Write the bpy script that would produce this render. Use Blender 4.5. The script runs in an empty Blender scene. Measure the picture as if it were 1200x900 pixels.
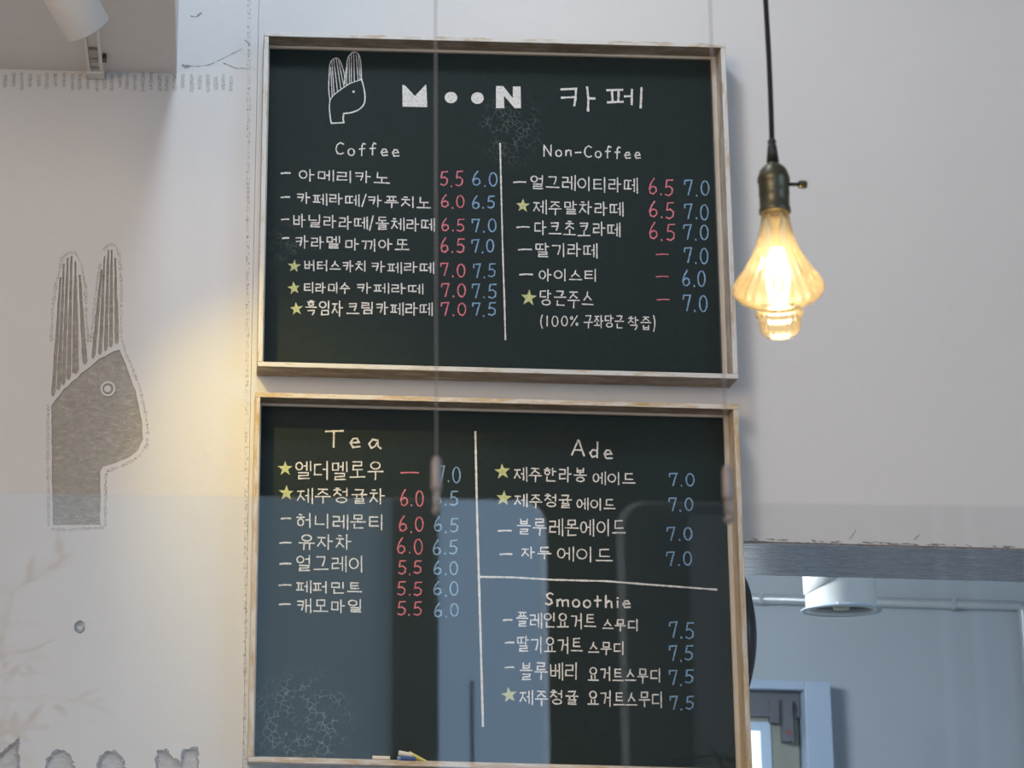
import bpy, math, random
from mathutils import Vector, Matrix
from mathutils.geometry import tessellate_polygon
random.seed(7)
SC = bpy.context.scene
COL = SC.collection

# ---------------------------------------------------------------- camera
FPX = 2476.17
CAM = Vector((-0.0864, -3.8181, 1.4943))
YAW, PITCH, ROLL, PX0 = -0.00277, 0.25419, 0.02655, 240.35
cy, sy, cp, sp = math.cos(YAW), math.sin(YAW), math.cos(PITCH), math.sin(PITCH)
FWD = Vector((sy*cp, cy*cp, sp)); r_ = Vector((cy, -sy, 0)); u_ = r_.cross(FWD)
cr, sr = math.cos(ROLL), math.sin(ROLL)
RT = r_*cr + u_*sr; UP = -r_*sr + u_*cr
cam = bpy.data.cameras.new('camera')
co = bpy.data.objects.new('camera', cam); COL.objects.link(co)
M = Matrix((RT, UP, -FWD)).transposed().to_4x4(); M.translation = CAM
co.matrix_world = M
cam.sensor_width = 36; cam.lens = FPX/1200*36
cam.shift_x = (600-PX0)/1200
cam.dof.use_dof = True; cam.dof.focus_distance = 3.95; cam.dof.aperture_fstop = 7.5
SC.camera = co

# ---------------------------------------------------------------- world, lights, exposure
W = bpy.data.worlds.new('sky'); SC.world = W; W.use_nodes = True
bg = W.node_tree.nodes['Background']; bg.inputs[0].default_value = (0.46, 0.69, 1.0, 1); bg.inputs[1].default_value = 3.1
SC.view_settings.view_transform = 'Standard'; SC.view_settings.look = 'None'
SC.view_settings.gamma = 1; SC.view_settings.exposure = 0.09
SC.cycles.max_bounces = 8; SC.cycles.transparent_max_bounces = 24; SC.cycles.sample_clamp_indirect = 4

def aim(o, tgt):
    o.rotation_euler = (Vector(tgt)-o.location).to_track_quat('-Z', 'Y').to_euler()
def area(name, loc, tgt, size, power, color, shape='DISK', size_y=None):
    l = bpy.data.lights.new(name, 'AREA'); l.shape = shape; l.size = size
    if size_y: l.size_y = size_y
    l.energy = power; l.color = color
    o = bpy.data.objects.new(name, l); COL.objects.link(o); o.location = loc; aim(o, tgt); return o
area('ceiling_key_light', (-0.02, -1.25, 4.25), (0.35, 0.1, 2.9), 0.36, 16, (0.74, 0.86, 1.0))
area('warm_fill_light', (-2.0, -4.7, 3.2), (-0.3, 0.1, 2.4), 1.8, 74, (1.0, 0.755, 0.53), 'SQUARE')  # soft warm fill added to lift the left wall; unseen, no fixture behind it
area('back_room_light', (0.30, 1.1, 2.66), (1.7, 2.4, 2.0), 0.6, 46, (0.86, 0.94, 1.0))
area('window_daylight', (3.9, -5.6, 2.6), (0.4, 0, 2.4), 2.2, 5, (0.80, 0.90, 1.0), 'RECTANGLE', 1.8)

# ---------------------------------------------------------------- pixel -> plane (camera rays onto real planes)
def ray(x, y):
    return (FWD*FPX + RT*(x-PX0) - UP*(y-450)).normalized()
def onY(x, y, Y):
    v = ray(x, y); return CAM + v*((Y-CAM.y)/v.y)
def onX(x, y, X):
    v = ray(x, y); return CAM + v*((X-CAM.x)/v.x)
def onZ(x, y, Z):
    v = ray(x, y); return CAM + v*((Z-CAM.z)/v.z)

# ---------------------------------------------------------------- material helpers
def mat(name):
    m = bpy.data.materials.new(name); m.use_nodes = True
    nt = m.node_tree; return m, nt, nt.nodes['Principled BSDF']
def N(nt, t, **k):
    n = nt.nodes.new(t)
    for a, v in k.items():
        if a in n.inputs: n.inputs[a].default_value = v
        else: setattr(n, a, v)
    return n
def coords(nt, scale=(1, 1, 1)):
    g = N(nt, 'ShaderNodeNewGeometry'); mp = N(nt, 'ShaderNodeMapping'); mp.inputs['Scale'].default_value = scale
    nt.links.new(g.outputs['Position'], mp.inputs['Vector']); return mp.outputs[0]
def noise(nt, vec, scale, detail=4, rough=0.55):
    n = N(nt, 'ShaderNodeTexNoise'); n.inputs['Scale'].default_value = scale; n.inputs['Detail'].default_value = detail
    n.inputs['Roughness'].default_value = rough; nt.links.new(vec, n.inputs['Vector']); return n.outputs['Fac']
def ramp(nt, fac, stops, interp='LINEAR'):
    r = N(nt, 'ShaderNodeValToRGB'); r.color_ramp.interpolation = interp
    e = r.color_ramp.elements
    while len(e) < len(stops): e.new(0.5)
    for i, (p, c) in enumerate(stops):
        e[i].position = p; e[i].color = (c, c, c, 1) if isinstance(c, (int, float)) else (*c, 1)
    nt.links.new(fac, r.inputs[0]); return r.outputs[0]
def mix(nt, fac, a, b, blend='MIX'):
    m = N(nt, 'ShaderNodeMix', data_type='RGBA', blend_type=blend)
    for s, v in ((m.inputs[0], fac), (m.inputs[6], a), (m.inputs[7], b)):
        if isinstance(v, bpy.types.NodeSocket): nt.links.new(v, s)
        elif isinstance(v, (int, float)): s.default_value = v
        else: s.default_value = (*v, 1)
    return m.outputs[2]
def math_(nt, op, a, b=None):
    m = N(nt, 'ShaderNodeMath', operation=op)
    for i, v in enumerate((a, b)):
        if v is None: continue
        if isinstance(v, bpy.types.NodeSocket): nt.links.new(v, m.inputs[i])
        else: m.inputs[i].default_value = v
    return m.outputs[0]
def bump(nt, bs, h, strength=0.3, dist=0.002):
    b = N(nt, 'ShaderNodeBump'); b.inputs['Strength'].default_value = strength; b.inputs['Distance'].default_value = dist
    nt.links.new(h, b.inputs['Height']); nt.links.new(b.outputs[0], bs.inputs['Normal'])
def simple(name, col, rough=0.6, metal=0.0, var=0.06, vs=30, bmp=0.0):
    m, nt, bs = mat(name)
    v = coords(nt); n = noise(nt, v, vs)
    c = mix(nt, n, tuple(x*(1-var) for x in col), tuple(min(1, x*(1+var)) for x in col))
    nt.links.new(c, bs.inputs['Base Color']); bs.inputs['Roughness'].default_value = rough; bs.inputs['Metallic'].default_value = metal
    if bmp: bump(nt, bs, n, bmp)
    return m
def blob(nt, centre, rx, rz, soft=0.5):
    """soft elliptic mask in X/Z round a world point"""
    g = N(nt, 'ShaderNodeNewGeometry'); s = N(nt, 'ShaderNodeVectorMath', operation='SUBTRACT')
    s.inputs[1].default_value = centre; nt.links.new(g.outputs['Position'], s.inputs[0])
    q = N(nt, 'ShaderNodeVectorMath', operation='MULTIPLY'); q.inputs[1].default_value = (1/rx, 0, 1/rz)
    nt.links.new(s.outputs[0], q.inputs[0])
    l = N(nt, 'ShaderNodeVectorMath', operation='LENGTH'); nt.links.new(q.outputs[0], l.inputs[0])
    return ramp(nt, l.outputs['Value'], [(soft, 1.0), (1.0, 0.0)])

def m_plaster():
    m, nt, bs = mat('white_plaster'); v = coords(nt)
    big = noise(nt, v, 1.7, 5); sm = noise(nt, v, 60, 6, 0.7)
    c = mix(nt, big, (0.66, 0.635, 0.61), (0.73, 0.72, 0.705))
    sp = ramp(nt, noise(nt, v, 130, 2, 0.4), [(0.79, 0.0), (0.82, 1.0)])
    c = mix(nt, math_(nt, 'MULTIPLY', sp, 0.35), c, (0.35, 0.3, 0.26))
    c = mix(nt, math_(nt, 'MULTIPLY', sm, 0.06), c, (0.4, 0.38, 0.35))
    nt.links.new(c, bs.inputs['Base Color']); bs.inputs['Roughness'].default_value = 0.75
    bump(nt, bs, math_(nt, 'ADD', math_(nt, 'MULTIPLY', big, 2.0), math_(nt, 'MULTIPLY', sm, 0.25)), 0.35, 0.006)
    return m
def m_carved(col_a, col_b, scale):
    m, nt, bs = mat('carved_render'); v = coords(nt)
    w = N(nt, 'ShaderNodeTexNoise'); w.inputs['Scale'].default_value = 14; nt.links.new(v, w.inputs['Vector'])
    vv = N(nt, 'ShaderNodeVectorMath', operation='SCALE'); vv.inputs['Scale'].default_value = 0.05; nt.links.new(w.outputs['Color'], vv.inputs[0])
    va = N(nt, 'ShaderNodeVectorMath', operation='ADD'); nt.links.new(v, va.inputs[0]); nt.links.new(vv.outputs[0], va.inputs[1])
    mp = N(nt, 'ShaderNodeMapping'); mp.inputs['Scale'].default_value = (1, 1, 2.2); mp.inputs['Rotation'].default_value = (0, 0.5, 0); nt.links.new(va.outputs[0], mp.inputs[0])
    a = noise(nt, mp.outputs[0], scale, 5, 0.7); f = noise(nt, v, 330, 3, 0.6)
    c = mix(nt, ramp(nt, a, [(0.35, 0.0), (0.62, 1.0)]), col_a, col_b)
    ln = ramp(nt, a, [(0.60, 0.0), (0.63, 1.0), (0.66, 0.0)])
    c = mix(nt, math_(nt, 'MULTIPLY', ln, 0.55), c, (0.68, 0.65, 0.6))
    pit = ramp(nt, f, [(0.28, 1.0), (0.36, 0.0)])
    c = mix(nt, math_(nt, 'MULTIPLY', pit, 0.6), c, (0.2, 0.17, 0.14))
    nt.links.new(c, bs.inputs['Base Color']); bs.inputs['Roughness'].default_value = 0.95
    bump(nt, bs, math_(nt, 'ADD', a, math_(nt, 'MULTIPLY', f, 0.4)), 0.8, 0.006)
    return m
def m_board(name, patches):
    m, nt, bs = mat(name); v = coords(nt)
    n1 = noise(nt, v, 3.0, 4); n2 = noise(nt, v, 90, 3)
    c = mix(nt, n1, (0.011, 0.019, 0.019), (0.016, 0.0265, 0.026))
    c = mix(nt, math_(nt, 'MULTIPLY', n2, 0.12), c, (0.09, 0.10, 0.10))
    for (pt, rx, rz, amt, sc) in patches:            # ghost of rubbed-out chalk: a cracked web of thin lines
        vo = N(nt, 'ShaderNodeTexVoronoi', feature='DISTANCE_TO_EDGE'); vo.inputs['Scale'].default_value = sc
        w = N(nt, 'ShaderNodeTexNoise'); w.inputs['Scale'].default_value = 25; nt.links.new(v, w.inputs['Vector'])
        vv = N(nt, 'ShaderNodeVectorMath', operation='SCALE'); vv.inputs['Scale'].default_value = 0.014; nt.links.new(w.outputs['Color'], vv.inputs[0])
        va = N(nt, 'ShaderNodeVectorMath', operation='ADD'); nt.links.new(v, va.inputs[0]); nt.links.new(vv.outputs[0], va.inputs[1])
        nt.links.new(va.outputs[0], vo.inputs['Vector'])
        e = ramp(nt, vo.outputs['Distance'], [(0.02, 1.0), (0.07, 0.0)])
        k = ramp(nt, noise(nt, v, 40, 3), [(0.42, 0.0), (0.56, 1.0)])
        f = math_(nt, 'MULTIPLY', math_(nt, 'MULTIPLY', e, k), math_(nt, 'MULTIPLY', blob(nt, pt, rx, rz), amt))
        c = mix(nt, f, c, (0.45, 0.47, 0.47))
    nt.links.new(c, bs.inputs['Base Color']); bs.inputs['Roughness'].default_value = 0.62
    bs.inputs['Specular IOR Level'].default_value = 0.15
    return m
def m_chalk(name, col):
    m, nt, bs = mat(name); v = coords(nt)
    f = noise(nt, v, 520, 2, 0.6)
    bs.inputs['Base Color'].default_value = (*col, 1); bs.inputs['Roughness'].default_value = 0.95
    bs.inputs['Specular IOR Level'].default_value = 0.0
    a = ramp(nt, f, [(0.30, 0.35), (0.47, 0.97)])
    nt.links.new(a, bs.inputs['Alpha'])
    return m
def m_speck(name, col, lo, hi, amt=0.7, sc=240):
    m, nt, bs = mat(name); v = coords(nt)
    bs.inputs['Base Color'].default_value = (*col, 1); bs.inputs['Roughness'].default_value = 0.95
    a = ramp(nt, noise(nt, v, sc, 3, 0.6), [(lo, 0.0), (hi, amt)]); nt.links.new(a, bs.inputs['Alpha'])
    return m
def m_wood(name, base_a, base_b, paint, cover, horiz):
    m, nt, bs = mat(name)
    v = coords(nt, (1.3, 9, 30) if horiz else (30, 9, 1.3))
    v2 = coords(nt, (3, 8, 16) if horiz else (16, 8, 3))
    g = noise(nt, v, 5, 6, 0.65); c = mix(nt, ramp(nt, g, [(0.3, 0.0), (0.7, 1.0)]), base_a, base_b)
    w = ramp(nt, noise(nt, v2, 5, 6, 0.7), [(cover-0.06, 1.0), (cover+0.08, 0.0)])
    c = mix(nt, w, c, paint)
    d = ramp(nt, noise(nt, v, 9, 4, 0.7), [(0.66, 0.0), (0.72, 1.0)])
    c = mix(nt, math_(nt, 'MULTIPLY', d, 0.6), c, (0.07, 0.045, 0.035))
    nt.links.new(c, bs.inputs['Base Color']); bs.inputs['Roughness'].default_value = 0.6
    bump(nt, bs, g, 0.3, 0.002)
    return m

M_PL = m_plaster()
M_CARVE = m_carved((0.37, 0.345, 0.30), (0.47, 0.44, 0.39), 60)
M_CARVE2 = m_carved((0.50, 0.485, 0.47), (0.60, 0.585, 0.57), 30)
M_SOFFIT = simple('soffit_paint', (0.76, 0.73, 0.70), 0.7, var=0.04, vs=6)
M_CEIL = simple('ceiling_paint', (0.7, 0.7, 0.7), 0.8)
M_FLOOR = simple('floor_concrete', (0.36, 0.33, 0.30), 0.5, vs=4, var=0.15)
M_WHITE = simple('white_enamel', (0.74, 0.72, 0.68), 0.35, var=0.02)
M_WHITE2 = simple('white_lamp_can', (0.88, 0.89, 0.85), 0.4, var=0.02)
M_TRIM = simple('pale_trim', (0.62, 0.55, 0.45), 0.6, var=0.12, vs=40)
M_DARKH = simple('dark_recess', (0.03, 0.025, 0.02), 0.7)
M_BRASS = simple('aged_brass', (0.10, 0.095, 0.065), 0.38, 0.85, var=0.35, vs=60, bmp=0.2)
M_BLACK = simple('black_rubber', (0.012, 0.012, 0.014), 0.5)
M_BLACKG = simple('black_gloss', (0.03, 0.032, 0.034), 0.3)
M_CORD = simple('black_cloth_cord', (0.010, 0.010, 0.018), 0.85, var=0.4, vs=400)
M_STEEL = simple('cord_clip_metal', (0.27, 0.245, 0.24), 0.45, 0.2)
M_WIRE = simple('grey_wire', (0.40, 0.39, 0.39), 0.5, 0.2)
M_GREYROOM = simple('back_room_paint', (0.43, 0.475, 0.51), 0.75, var=0.07, vs=2.5)
M_PIPE = simple('conduit_grey', (0.50, 0.54, 0.56), 0.35, 0.3)
M_LEAF = simple('leaf_green', (0.05, 0.075, 0.035), 0.5, var=0.4, vs=12)
M_BARK = simple('bark', (0.12, 0.09, 0.06), 0.8, var=0.3)
M_POT = simple('terracotta', (0.35, 0.18, 0.11), 0.8, var=0.15)
M_BACK = simple('back_wall_paint', (0.30, 0.31, 0.31), 0.8, var=0.1, vs=3)
M_DOOR = simple('door_beige', (0.30, 0.31, 0.27), 0.6, var=0.05)
M_DFRAME = simple('door_frame_blue_white', (0.42, 0.52, 0.66), 0.5, var=0.04)
M_GREY = simple('grey_metal_box', (0.13, 0.14, 0.16), 0.5)
M_RED = simple('red_plastic', (0.45, 0.03, 0.02), 0.5)
M_STICKW = simple('white_chalk_stick', (0.80, 0.75, 0.66), 0.9, vs=200)
M_STICKC = simple('cream_chalk_stick', (0.78, 0.68, 0.52), 0.9, vs=200)
M_STICKB = simple('blue_chalk_stick', (0.055, 0.12, 0.32), 0.9, var=0.35, vs=160)
M_STICKBL = simple('pale_blue_chalk_end', (0.20, 0.34, 0.58), 0.9, var=0.1, vs=160)
M_STICKY = simple('yellow_chalk_stick', (0.74, 0.66, 0.17), 0.9, vs=200)
C_WHITE = m_chalk('chalk_white', (0.80, 0.77, 0.73))
C_PINK = m_chalk('chalk_pink', (0.74, 0.23, 0.27))
C_BLUE = m_chalk('chalk_blue', (0.26, 0.43, 0.62))
C_YEL = m_chalk('chalk_yellow', (0.60, 0.62, 0.30))
S_CRACK = m_speck('hairline_dirt', (0.46, 0.42, 0.37), 0.42, 0.66, 0.5, 160)
S_TROWEL = m_speck('trowel_scuff', (0.45, 0.43, 0.42), 0.36, 0.72, 0.7, 700)
S_CHIP = m_speck('chipped_edge', (0.42, 0.37, 0.32), 0.48, 0.62, 0.7, 520)
# polished grey lining of the opening
M_LINT, _nt, _b = mat('polished_grey_lining'); _v = coords(_nt, (1, 8, 1)); _n = noise(_nt, _v, 9, 5)
_nt.links.new(mix(_nt, _n, (0.30, 0.30, 0.315), (0.38, 0.38, 0.395)), _b.inputs['Base Color'])
_b.inputs['Roughness'].default_value = 0.28; _nt.links.new(ramp(_nt, _n, [(0.3, 0.18), (0.7, 0.38)]), _b.inputs['Roughness'])
# clear acrylic: thin sheet, mirror part by Fresnel
def m_acrylic():
    m = bpy.data.materials.new('clear_acrylic'); m.use_nodes = True; nt = m.node_tree; nt.nodes.remove(nt.nodes['Principled BSDF'])
    t = N(nt, 'ShaderNodeBsdfTransparent'); t.inputs[0].default_value = (0.965, 0.968, 0.97, 1)
    g = N(nt, 'ShaderNodeBsdfGlossy'); g.inputs['Roughness'].default_value = 0.02
    f = N(nt, 'ShaderNodeFresnel'); f.inputs['IOR'].default_value = 1.5
    mx = N(nt, 'ShaderNodeMixShader')
    nt.links.new(f.outputs[0], mx.inputs[0]); nt.links.new(t.outputs[0], mx.inputs[1]); nt.links.new(g.outputs[0], mx.inputs[2])
    nt.links.new(mx.outputs[0], nt.nodes['Material Output'].inputs[0]); return m
def m_edge():
    m = bpy.data.materials.new('sawn_acrylic_edge'); m.use_nodes = True; nt = m.node_tree; nt.nodes.remove(nt.nodes['Principled BSDF'])
    t = N(nt, 'ShaderNodeBsdfTransparent'); d = N(nt, 'ShaderNodeBsdfDiffuse'); d.inputs[0].default_value = (0.7, 0.73, 0.75, 1)
    mx = N(nt, 'ShaderNodeMixShader'); mx.inputs[0].default_value = 0.08
    nt.links.new(t.outputs[0], mx.inputs[1]); nt.links.new(d.outputs[0], mx.inputs[2])
    nt.links.new(mx.outputs[0], nt.nodes['Material Output'].inputs[0]); return m
M_ACR, M_EDGE = m_acrylic(), m_edge()
def m_bulb():
    m = bpy.data.materials.new('amber_bulb_glass'); m.use_nodes = True; nt = m.node_tree; nt.nodes.remove(nt.nodes['Principled BSDF'])
    t = N(nt, 'ShaderNodeBsdfTransparent'); t.inputs[0].default_value = (0.99, 0.92, 0.74, 1)
    tl = N(nt, 'ShaderNodeBsdfTranslucent'); tl.inputs[0].default_value = (0.95, 0.80, 0.50, 1)
    g = N(nt, 'ShaderNodeBsdfGlossy'); g.inputs['Roughness'].default_value = 0.06
    f = N(nt, 'ShaderNodeFresnel'); f.inputs['IOR'].default_value = 1.5
    a = N(nt, 'ShaderNodeMixShader'); a.inputs[0].default_value = 0.09
    b = N(nt, 'ShaderNodeMixShader')
    nt.links.new(t.outputs[0], a.inputs[1]); nt.links.new(tl.outputs[0], a.inputs[2])
    nt.links.new(f.outputs[0], b.inputs[0]); nt.links.new(a.outputs[0], b.inputs[1]); nt.links.new(g.outputs[0], b.inputs[2])
    nt.links.new(b.outputs[0], nt.nodes['Material Output'].inputs[0]); return m
M_BULB = m_bulb()
def m_emit(name, col, s):
    m = bpy.data.materials.new(name); m.use_nodes = True; nt = m.node_tree; nt.nodes.remove(nt.nodes['Principled BSDF'])
    e = N(nt, 'ShaderNodeEmission'); e.inputs[0].default_value = (*col, 1); e.inputs[1].default_value = s
    nt.links.new(e.outputs[0], nt.nodes['Material Output'].inputs[0]); return m
M_FIL = m_emit('glowing_filament', (1.0, 0.74, 0.40), 30)
def m_blind():
    m = bpy.data.materials.new('sheer_blind'); m.use_nodes = True; nt = m.node_tree; nt.nodes.remove(nt.nodes['Principled BSDF'])
    v = coords(nt, (1, 1, 0.05)); n = noise(nt, v, 9, 4)
    tl = N(nt, 'ShaderNodeBsdfTranslucent'); nt.links.new(mix(nt, n, (0.56, 0.58, 0.56), (0.82, 0.80, 0.76)), tl.inputs[0])
    nt.links.new(tl.outputs[0], nt.nodes['Material Output'].inputs[0]); return m
M_BLIND = m_blind()
M_PINEFRONT_T = m_wood('painted_pine_edge_white', (0.42, 0.30, 0.17), (0.55, 0.43, 0.27), (0.66, 0.64, 0.60), 0.56, True)
M_PINEFRONT_TV = m_wood('painted_pine_edge_white_upright', (0.42, 0.30, 0.17), (0.55, 0.43, 0.27), (0.66, 0.64, 0.60), 0.56, False)
M_PINESIDE = m_wood('pine_side', (0.22, 0.165, 0.11), (0.36, 0.28, 0.19), (0.44, 0.38, 0.30), 0.46, True)
M_PINESIDEV = m_wood('pine_side_upright', (0.32, 0.27, 0.22), (0.46, 0.40, 0.33), (0.56, 0.52, 0.47), 0.48, False)
M_GOLDSIDEV = m_wood('golden_pine_side', (0.50, 0.36, 0.21), (0.66, 0.52, 0.35), (0.66, 0.58, 0.47), 0.42, False)
M_PINEFRONT_L = m_wood('worn_pine_edge', (0.46, 0.29, 0.12), (0.62, 0.45, 0.25), (0.68, 0.62, 0.54), 0.50, True)
M_PINEFRONT_LV = m_wood('worn_pine_edge_upright', (0.46, 0.29, 0.12), (0.62, 0.45, 0.25), (0.66, 0.60, 0.52), 0.49, False)

# ---------------------------------------------------------------- geometry helpers
class MB:
    def __init__(s): s.v = []; s.f = []; s.mi = []
    def quad(s, pts, m=0):
        b = len(s.v); s.v += [Vector(p) for p in pts]; s.f.append(tuple(range(b, b+len(pts)))); s.mi.append(m)
    def box(s, a, b, m=0, mats=None):
        """mats: dict face->slot, faces: front(-Y) back top bottom left right"""
        x0, y0, z0 = a; x1, y1, z1 = b; k = len(s.v)
        s.v += [Vector(p) for p in ((x0,y0,z0),(x1,y0,z0),(x1,y1,z0),(x0,y1,z0),(x0,y0,z1),(x1,y0,z1),(x1,y1,z1),(x0,y1,z1))]
        for nm, f in (('bottom',(0,3,2,1)),('top',(4,5,6,7)),('front',(0,1,5,4)),('right',(1,2,6,5)),('back',(2,3,7,6)),('left',(3,0,4,7))):
            s.f.append(tuple(k+i for i in f)); s.mi.append((mats or {}).get(nm, m))
    def lathe(s, prof, origin, axis=(0,0,1), n=32, m=0, ribs=0, amp=0.0, cap=False):
        """prof: (r, h) along axis"""
        ax = Vector(axis).normalized(); a = ax.orthogonal().normalized(); b = ax.cross(a); o = Vector(origin); k = len(s.v)
        for (r, h) in prof:
            for i in range(n):
                t = 2*math.pi*i/n; rr = r*(1+amp*math.cos(ribs*t)) if ribs else r
                s.v.append(o + ax*h + (a*math.cos(t)+b*math.sin(t))*rr)
        for j in range(len(prof)-1):
            for i in range(n):
                i2 = (i+1) % n
                s.f.append((k+j*n+i, k+j*n+i2, k+(j+1)*n+i2, k+(j+1)*n+i)); s.mi.append(m)
        if cap:
            s.f.append(tuple(k+i for i in range(n))[::-1]); s.mi.append(m)
            s.f.append(tuple(k+(len(prof)-1)*n+i for i in range(n))); s.mi.append(m)
    def tube(s, pts, r, n=10, m=0, radii=None):
        pts = [Vector(p) for p in pts]; k = len(s.v); prev = None
        for i, p in enumerate(pts):
            d = (pts[min(i+1, len(pts)-1)] - pts[max(i-1, 0)]).normalized()
            a = d.orthogonal().normalized() if prev is None else (prev - d*prev.dot(d)).normalized()
            prev = a; b = d.cross(a); rr = radii[i] if radii else r
            for j in range(n):
                t = 2*math.pi*j/n; s.v.append(p + (a*math.cos(t)+b*math.sin(t))*rr)
        for i in range(len(pts)-1):
            for j in range(n):
                j2 = (j+1) % n
                s.f.append((k+i*n+j, k+i*n+j2, k+(i+1)*n+j2, k+(i+1)*n+j)); s.mi.append(m)
        s.f.append(tuple(k+j for j in range(n))[::-1]); s.mi.append(m)
        s.f.append(tuple(k+(len(pts)-1)*n+j for j in range(n))); s.mi.append(m)
    def plate(s, outer, holes, Y0, Y1, m=0, back=True):
        """X/Z polygon with holes, front face at Y0, sides to Y1"""
        loops = [[Vector((x, z, 0)) for x, z in l] for l in [outer]+holes]
        flat = [p for l in loops for p in l]; k = len(s.v)
        s.v += [Vector((p.x, Y0, p.y)) for p in flat]
        for t in tessellate_polygon(loops):
            a, b, c = (flat[i] for i in t)
            if abs((b-a).cross(c-a).z) < 1e-12: continue
            t = t if (b-a).cross(c-a).z > 0 else t[::-1]     # outward normal -Y
            s.f.append(tuple(k+i for i in t)); s.mi.append(m)
        kb = len(s.v); s.v += [Vector((p.x, Y1, p.y)) for p in flat]
        o = 0
        for l in loops:
            n = len(l)
            for i in range(n):
                j = (i+1) % n; s.f.append((k+o+i, k+o+j, kb+o+j, kb+o+i)); s.mi.append(m)
            o += n
    def build(s, name, mats, parent=None, smooth=False, org=None, bevel=0.0):
        if not isinstance(mats, (list, tuple)): mats = [mats]
        if parent is not None:
            org = Vector((0, 0, 0)); p = parent
            while p is not None: org += p.location; p = p.parent
            loc = Vector((0, 0, 0))
        else:
            org = Vector(org) if org is not None else Vector((0, 0, 0)); loc = org
        me = bpy.data.meshes.new(name); me.from_pydata([tuple(v-org) for v in s.v], [], s.f)
        for mm in mats: me.materials.append(mm)
        me.polygons.foreach_set('material_index', s.mi)
        if smooth: me.polygons.foreach_set('use_smooth', [True]*len(s.f))
        me.update()
        o = bpy.data.objects.new(name, me); COL.objects.link(o); o.location = loc
        if parent is not None: o.parent = parent
        if smooth == 'auto':
            pass
        if bevel:
            b = o.modifiers.new('bevel', 'BEVEL'); b.width = bevel; b.segments = 2; b.limit_method = 'ANGLE'
        return o
def empty(name, loc): 
    o = bpy.data.objects.new(name, None); COL.objects.link(o); o.location = loc; o.empty_display_size = 0.05; return o
def tag(o, label=None, cat=None, group=None, kind=None):
    for k, v in (('label', label), ('category', cat), ('group', group), ('kind', kind)):
        if v: o[k] = v
    return o
def struct(o, label=None): o['kind'] = 'structure'; (label and tag(o, label)); return o
def wall_px(pts, Y=0.07):
    out = []
    for x, y in pts:
        p = onY(x, y, Y); out.append((p.x, p.z))
    return out

# ================================================================= SETTING
WY = 0.07
OPX0, OPZ = 0.895, 2.2285          # opening to the back room: left jamb and lintel height
OPX1 = 2.75
CREASE = -0.0105
TH = 0.345                          # wall thickness
def dens(pts, step=6):
    out = []
    for i, p in enumerate(pts):
        q = pts[(i+1) % len(pts)]; d = math.dist(p, q); n = max(1, int(d/step))
        for k in range(n):
            t = k/n; out.append((p[0]+(q[0]-p[0])*t, p[1]+(q[1]-p[1])*t))
    return out
def rough(pts, a=0.6, step=6):
    return [(x+random.uniform(-a, a), y+random.uniform(-a, a)) for x, y in dens(pts, step)]
def circ(cx, cy_, rx, ry=None, n=28):
    ry = ry or rx
    return [(cx+rx*math.cos(2*math.pi*i/n), cy_+ry*math.sin(2*math.pi*i/n)) for i in range(n)]

bars = []
L_top = [(71, 325), (75, 309), (79.5, 302), (84, 300), (88.5, 306), (93.5, 322)]
L_bot = [(62.5, 463), (69, 456), (74.5, 450), (80.5, 444), (88.5, 437), (99.5, 426)]
R_top = [(119, 316), (122.5, 300), (127, 293), (131, 293), (135, 302)]
R_bot = [(109.5, 419), (117.5, 414), (124, 410), (130, 406), (137, 402)]
for (a, b, wt, wb) in [(a, b, 2.2, 2.5) for a, b in zip(L_top, L_bot)] + [(a, b, 2.1, 2.5) for a, b in zip(R_top, R_bot)]:
    if b[0] == 88.5: wb = 4.0; wt = 1.4
    if b[0] == 99.5: wb = 3.0
    bars.append(rough([(a[0]-wt*.5, a[1]), (a[0]+wt*.5, a[1]), (a[0]*.45+b[0]*.55+wb*.8, a[1]*.45+b[1]*.55), (b[0]+wb, b[1]-3), (b[0]+wb*.2, b[1]+2), (b[0]-wb, b[1]), (a[0]*.45+b[0]*.55-wb*.8, a[1]*.45+b[1]*.55)], 0.35, 7))
face = rough([(139.5, 409), (145, 421), (152, 441), (159, 459), (164, 480), (167, 500), (167.5, 515), (162, 527), (150, 537), (135, 543), (121, 547.5), (117.5, 553), (117.5, 615), (62.5, 615.5), (61, 560), (60.5, 475), (75, 456), (95, 438), (117, 420)], 0.6, 6)
eyeC = (126.5, 455.5)
lettM = [(-38, 866), (-9, 893), (21, 867), (22, 935), (-38, 935)]
lettO1 = circ(70.5, 899, 16, 19); lettO2 = circ(130, 901, 15.5, 20)
lettN = [(184, 880), (194, 880), (213, 896), (215.5, 879), (231, 877), (234, 930), (220, 930), (198, 905), (198, 930), (184, 930)]
letters = [rough(l, 0.8, 5) for l in (lettM, lettO1, lettO2, lettN)]
hole_screw = [(87, 732), (89, 729), (94, 726.5), (99, 729.5), (100.5, 735), (98.5, 740), (94, 742.5), (89, 741), (87, 737)]
holes = [wall_px(h) for h in bars+[face]+letters+[hole_screw]]
wl = MB()
wl.plate([(-3.0, 0), (CREASE, 0), (CREASE, 4.8), (-3.0, 4.8)], holes, WY, WY+0.012)
wall_left = struct(wl.build('wall_left', M_PL))
b = MB(); b.box((-3.0, WY+0.012, 0), (CREASE, WY+0.30, 4.8)); b.build('wall_core', M_PL, wall_left)
def infill(name, pts, m, depth, label=None):
    q = MB(); P = wall_px(pts); c = (sum(p[0] for p in P)/len(P), sum(p[1] for p in P)/len(P))
    P2 = [(c[0]+(x-c[0])*1.02, c[1]+(z-c[1])*1.02) for x, z in P]
    q.plate(P2, [], WY+depth, WY+0.0125)
    o = q.build(name, m, wall_left)
    if label: o['label'] = label
    return o
infill('carved_face', face, M_CARVE, 0.003, 'rough grey recess carved in the shape of an animal head in profile')
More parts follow.
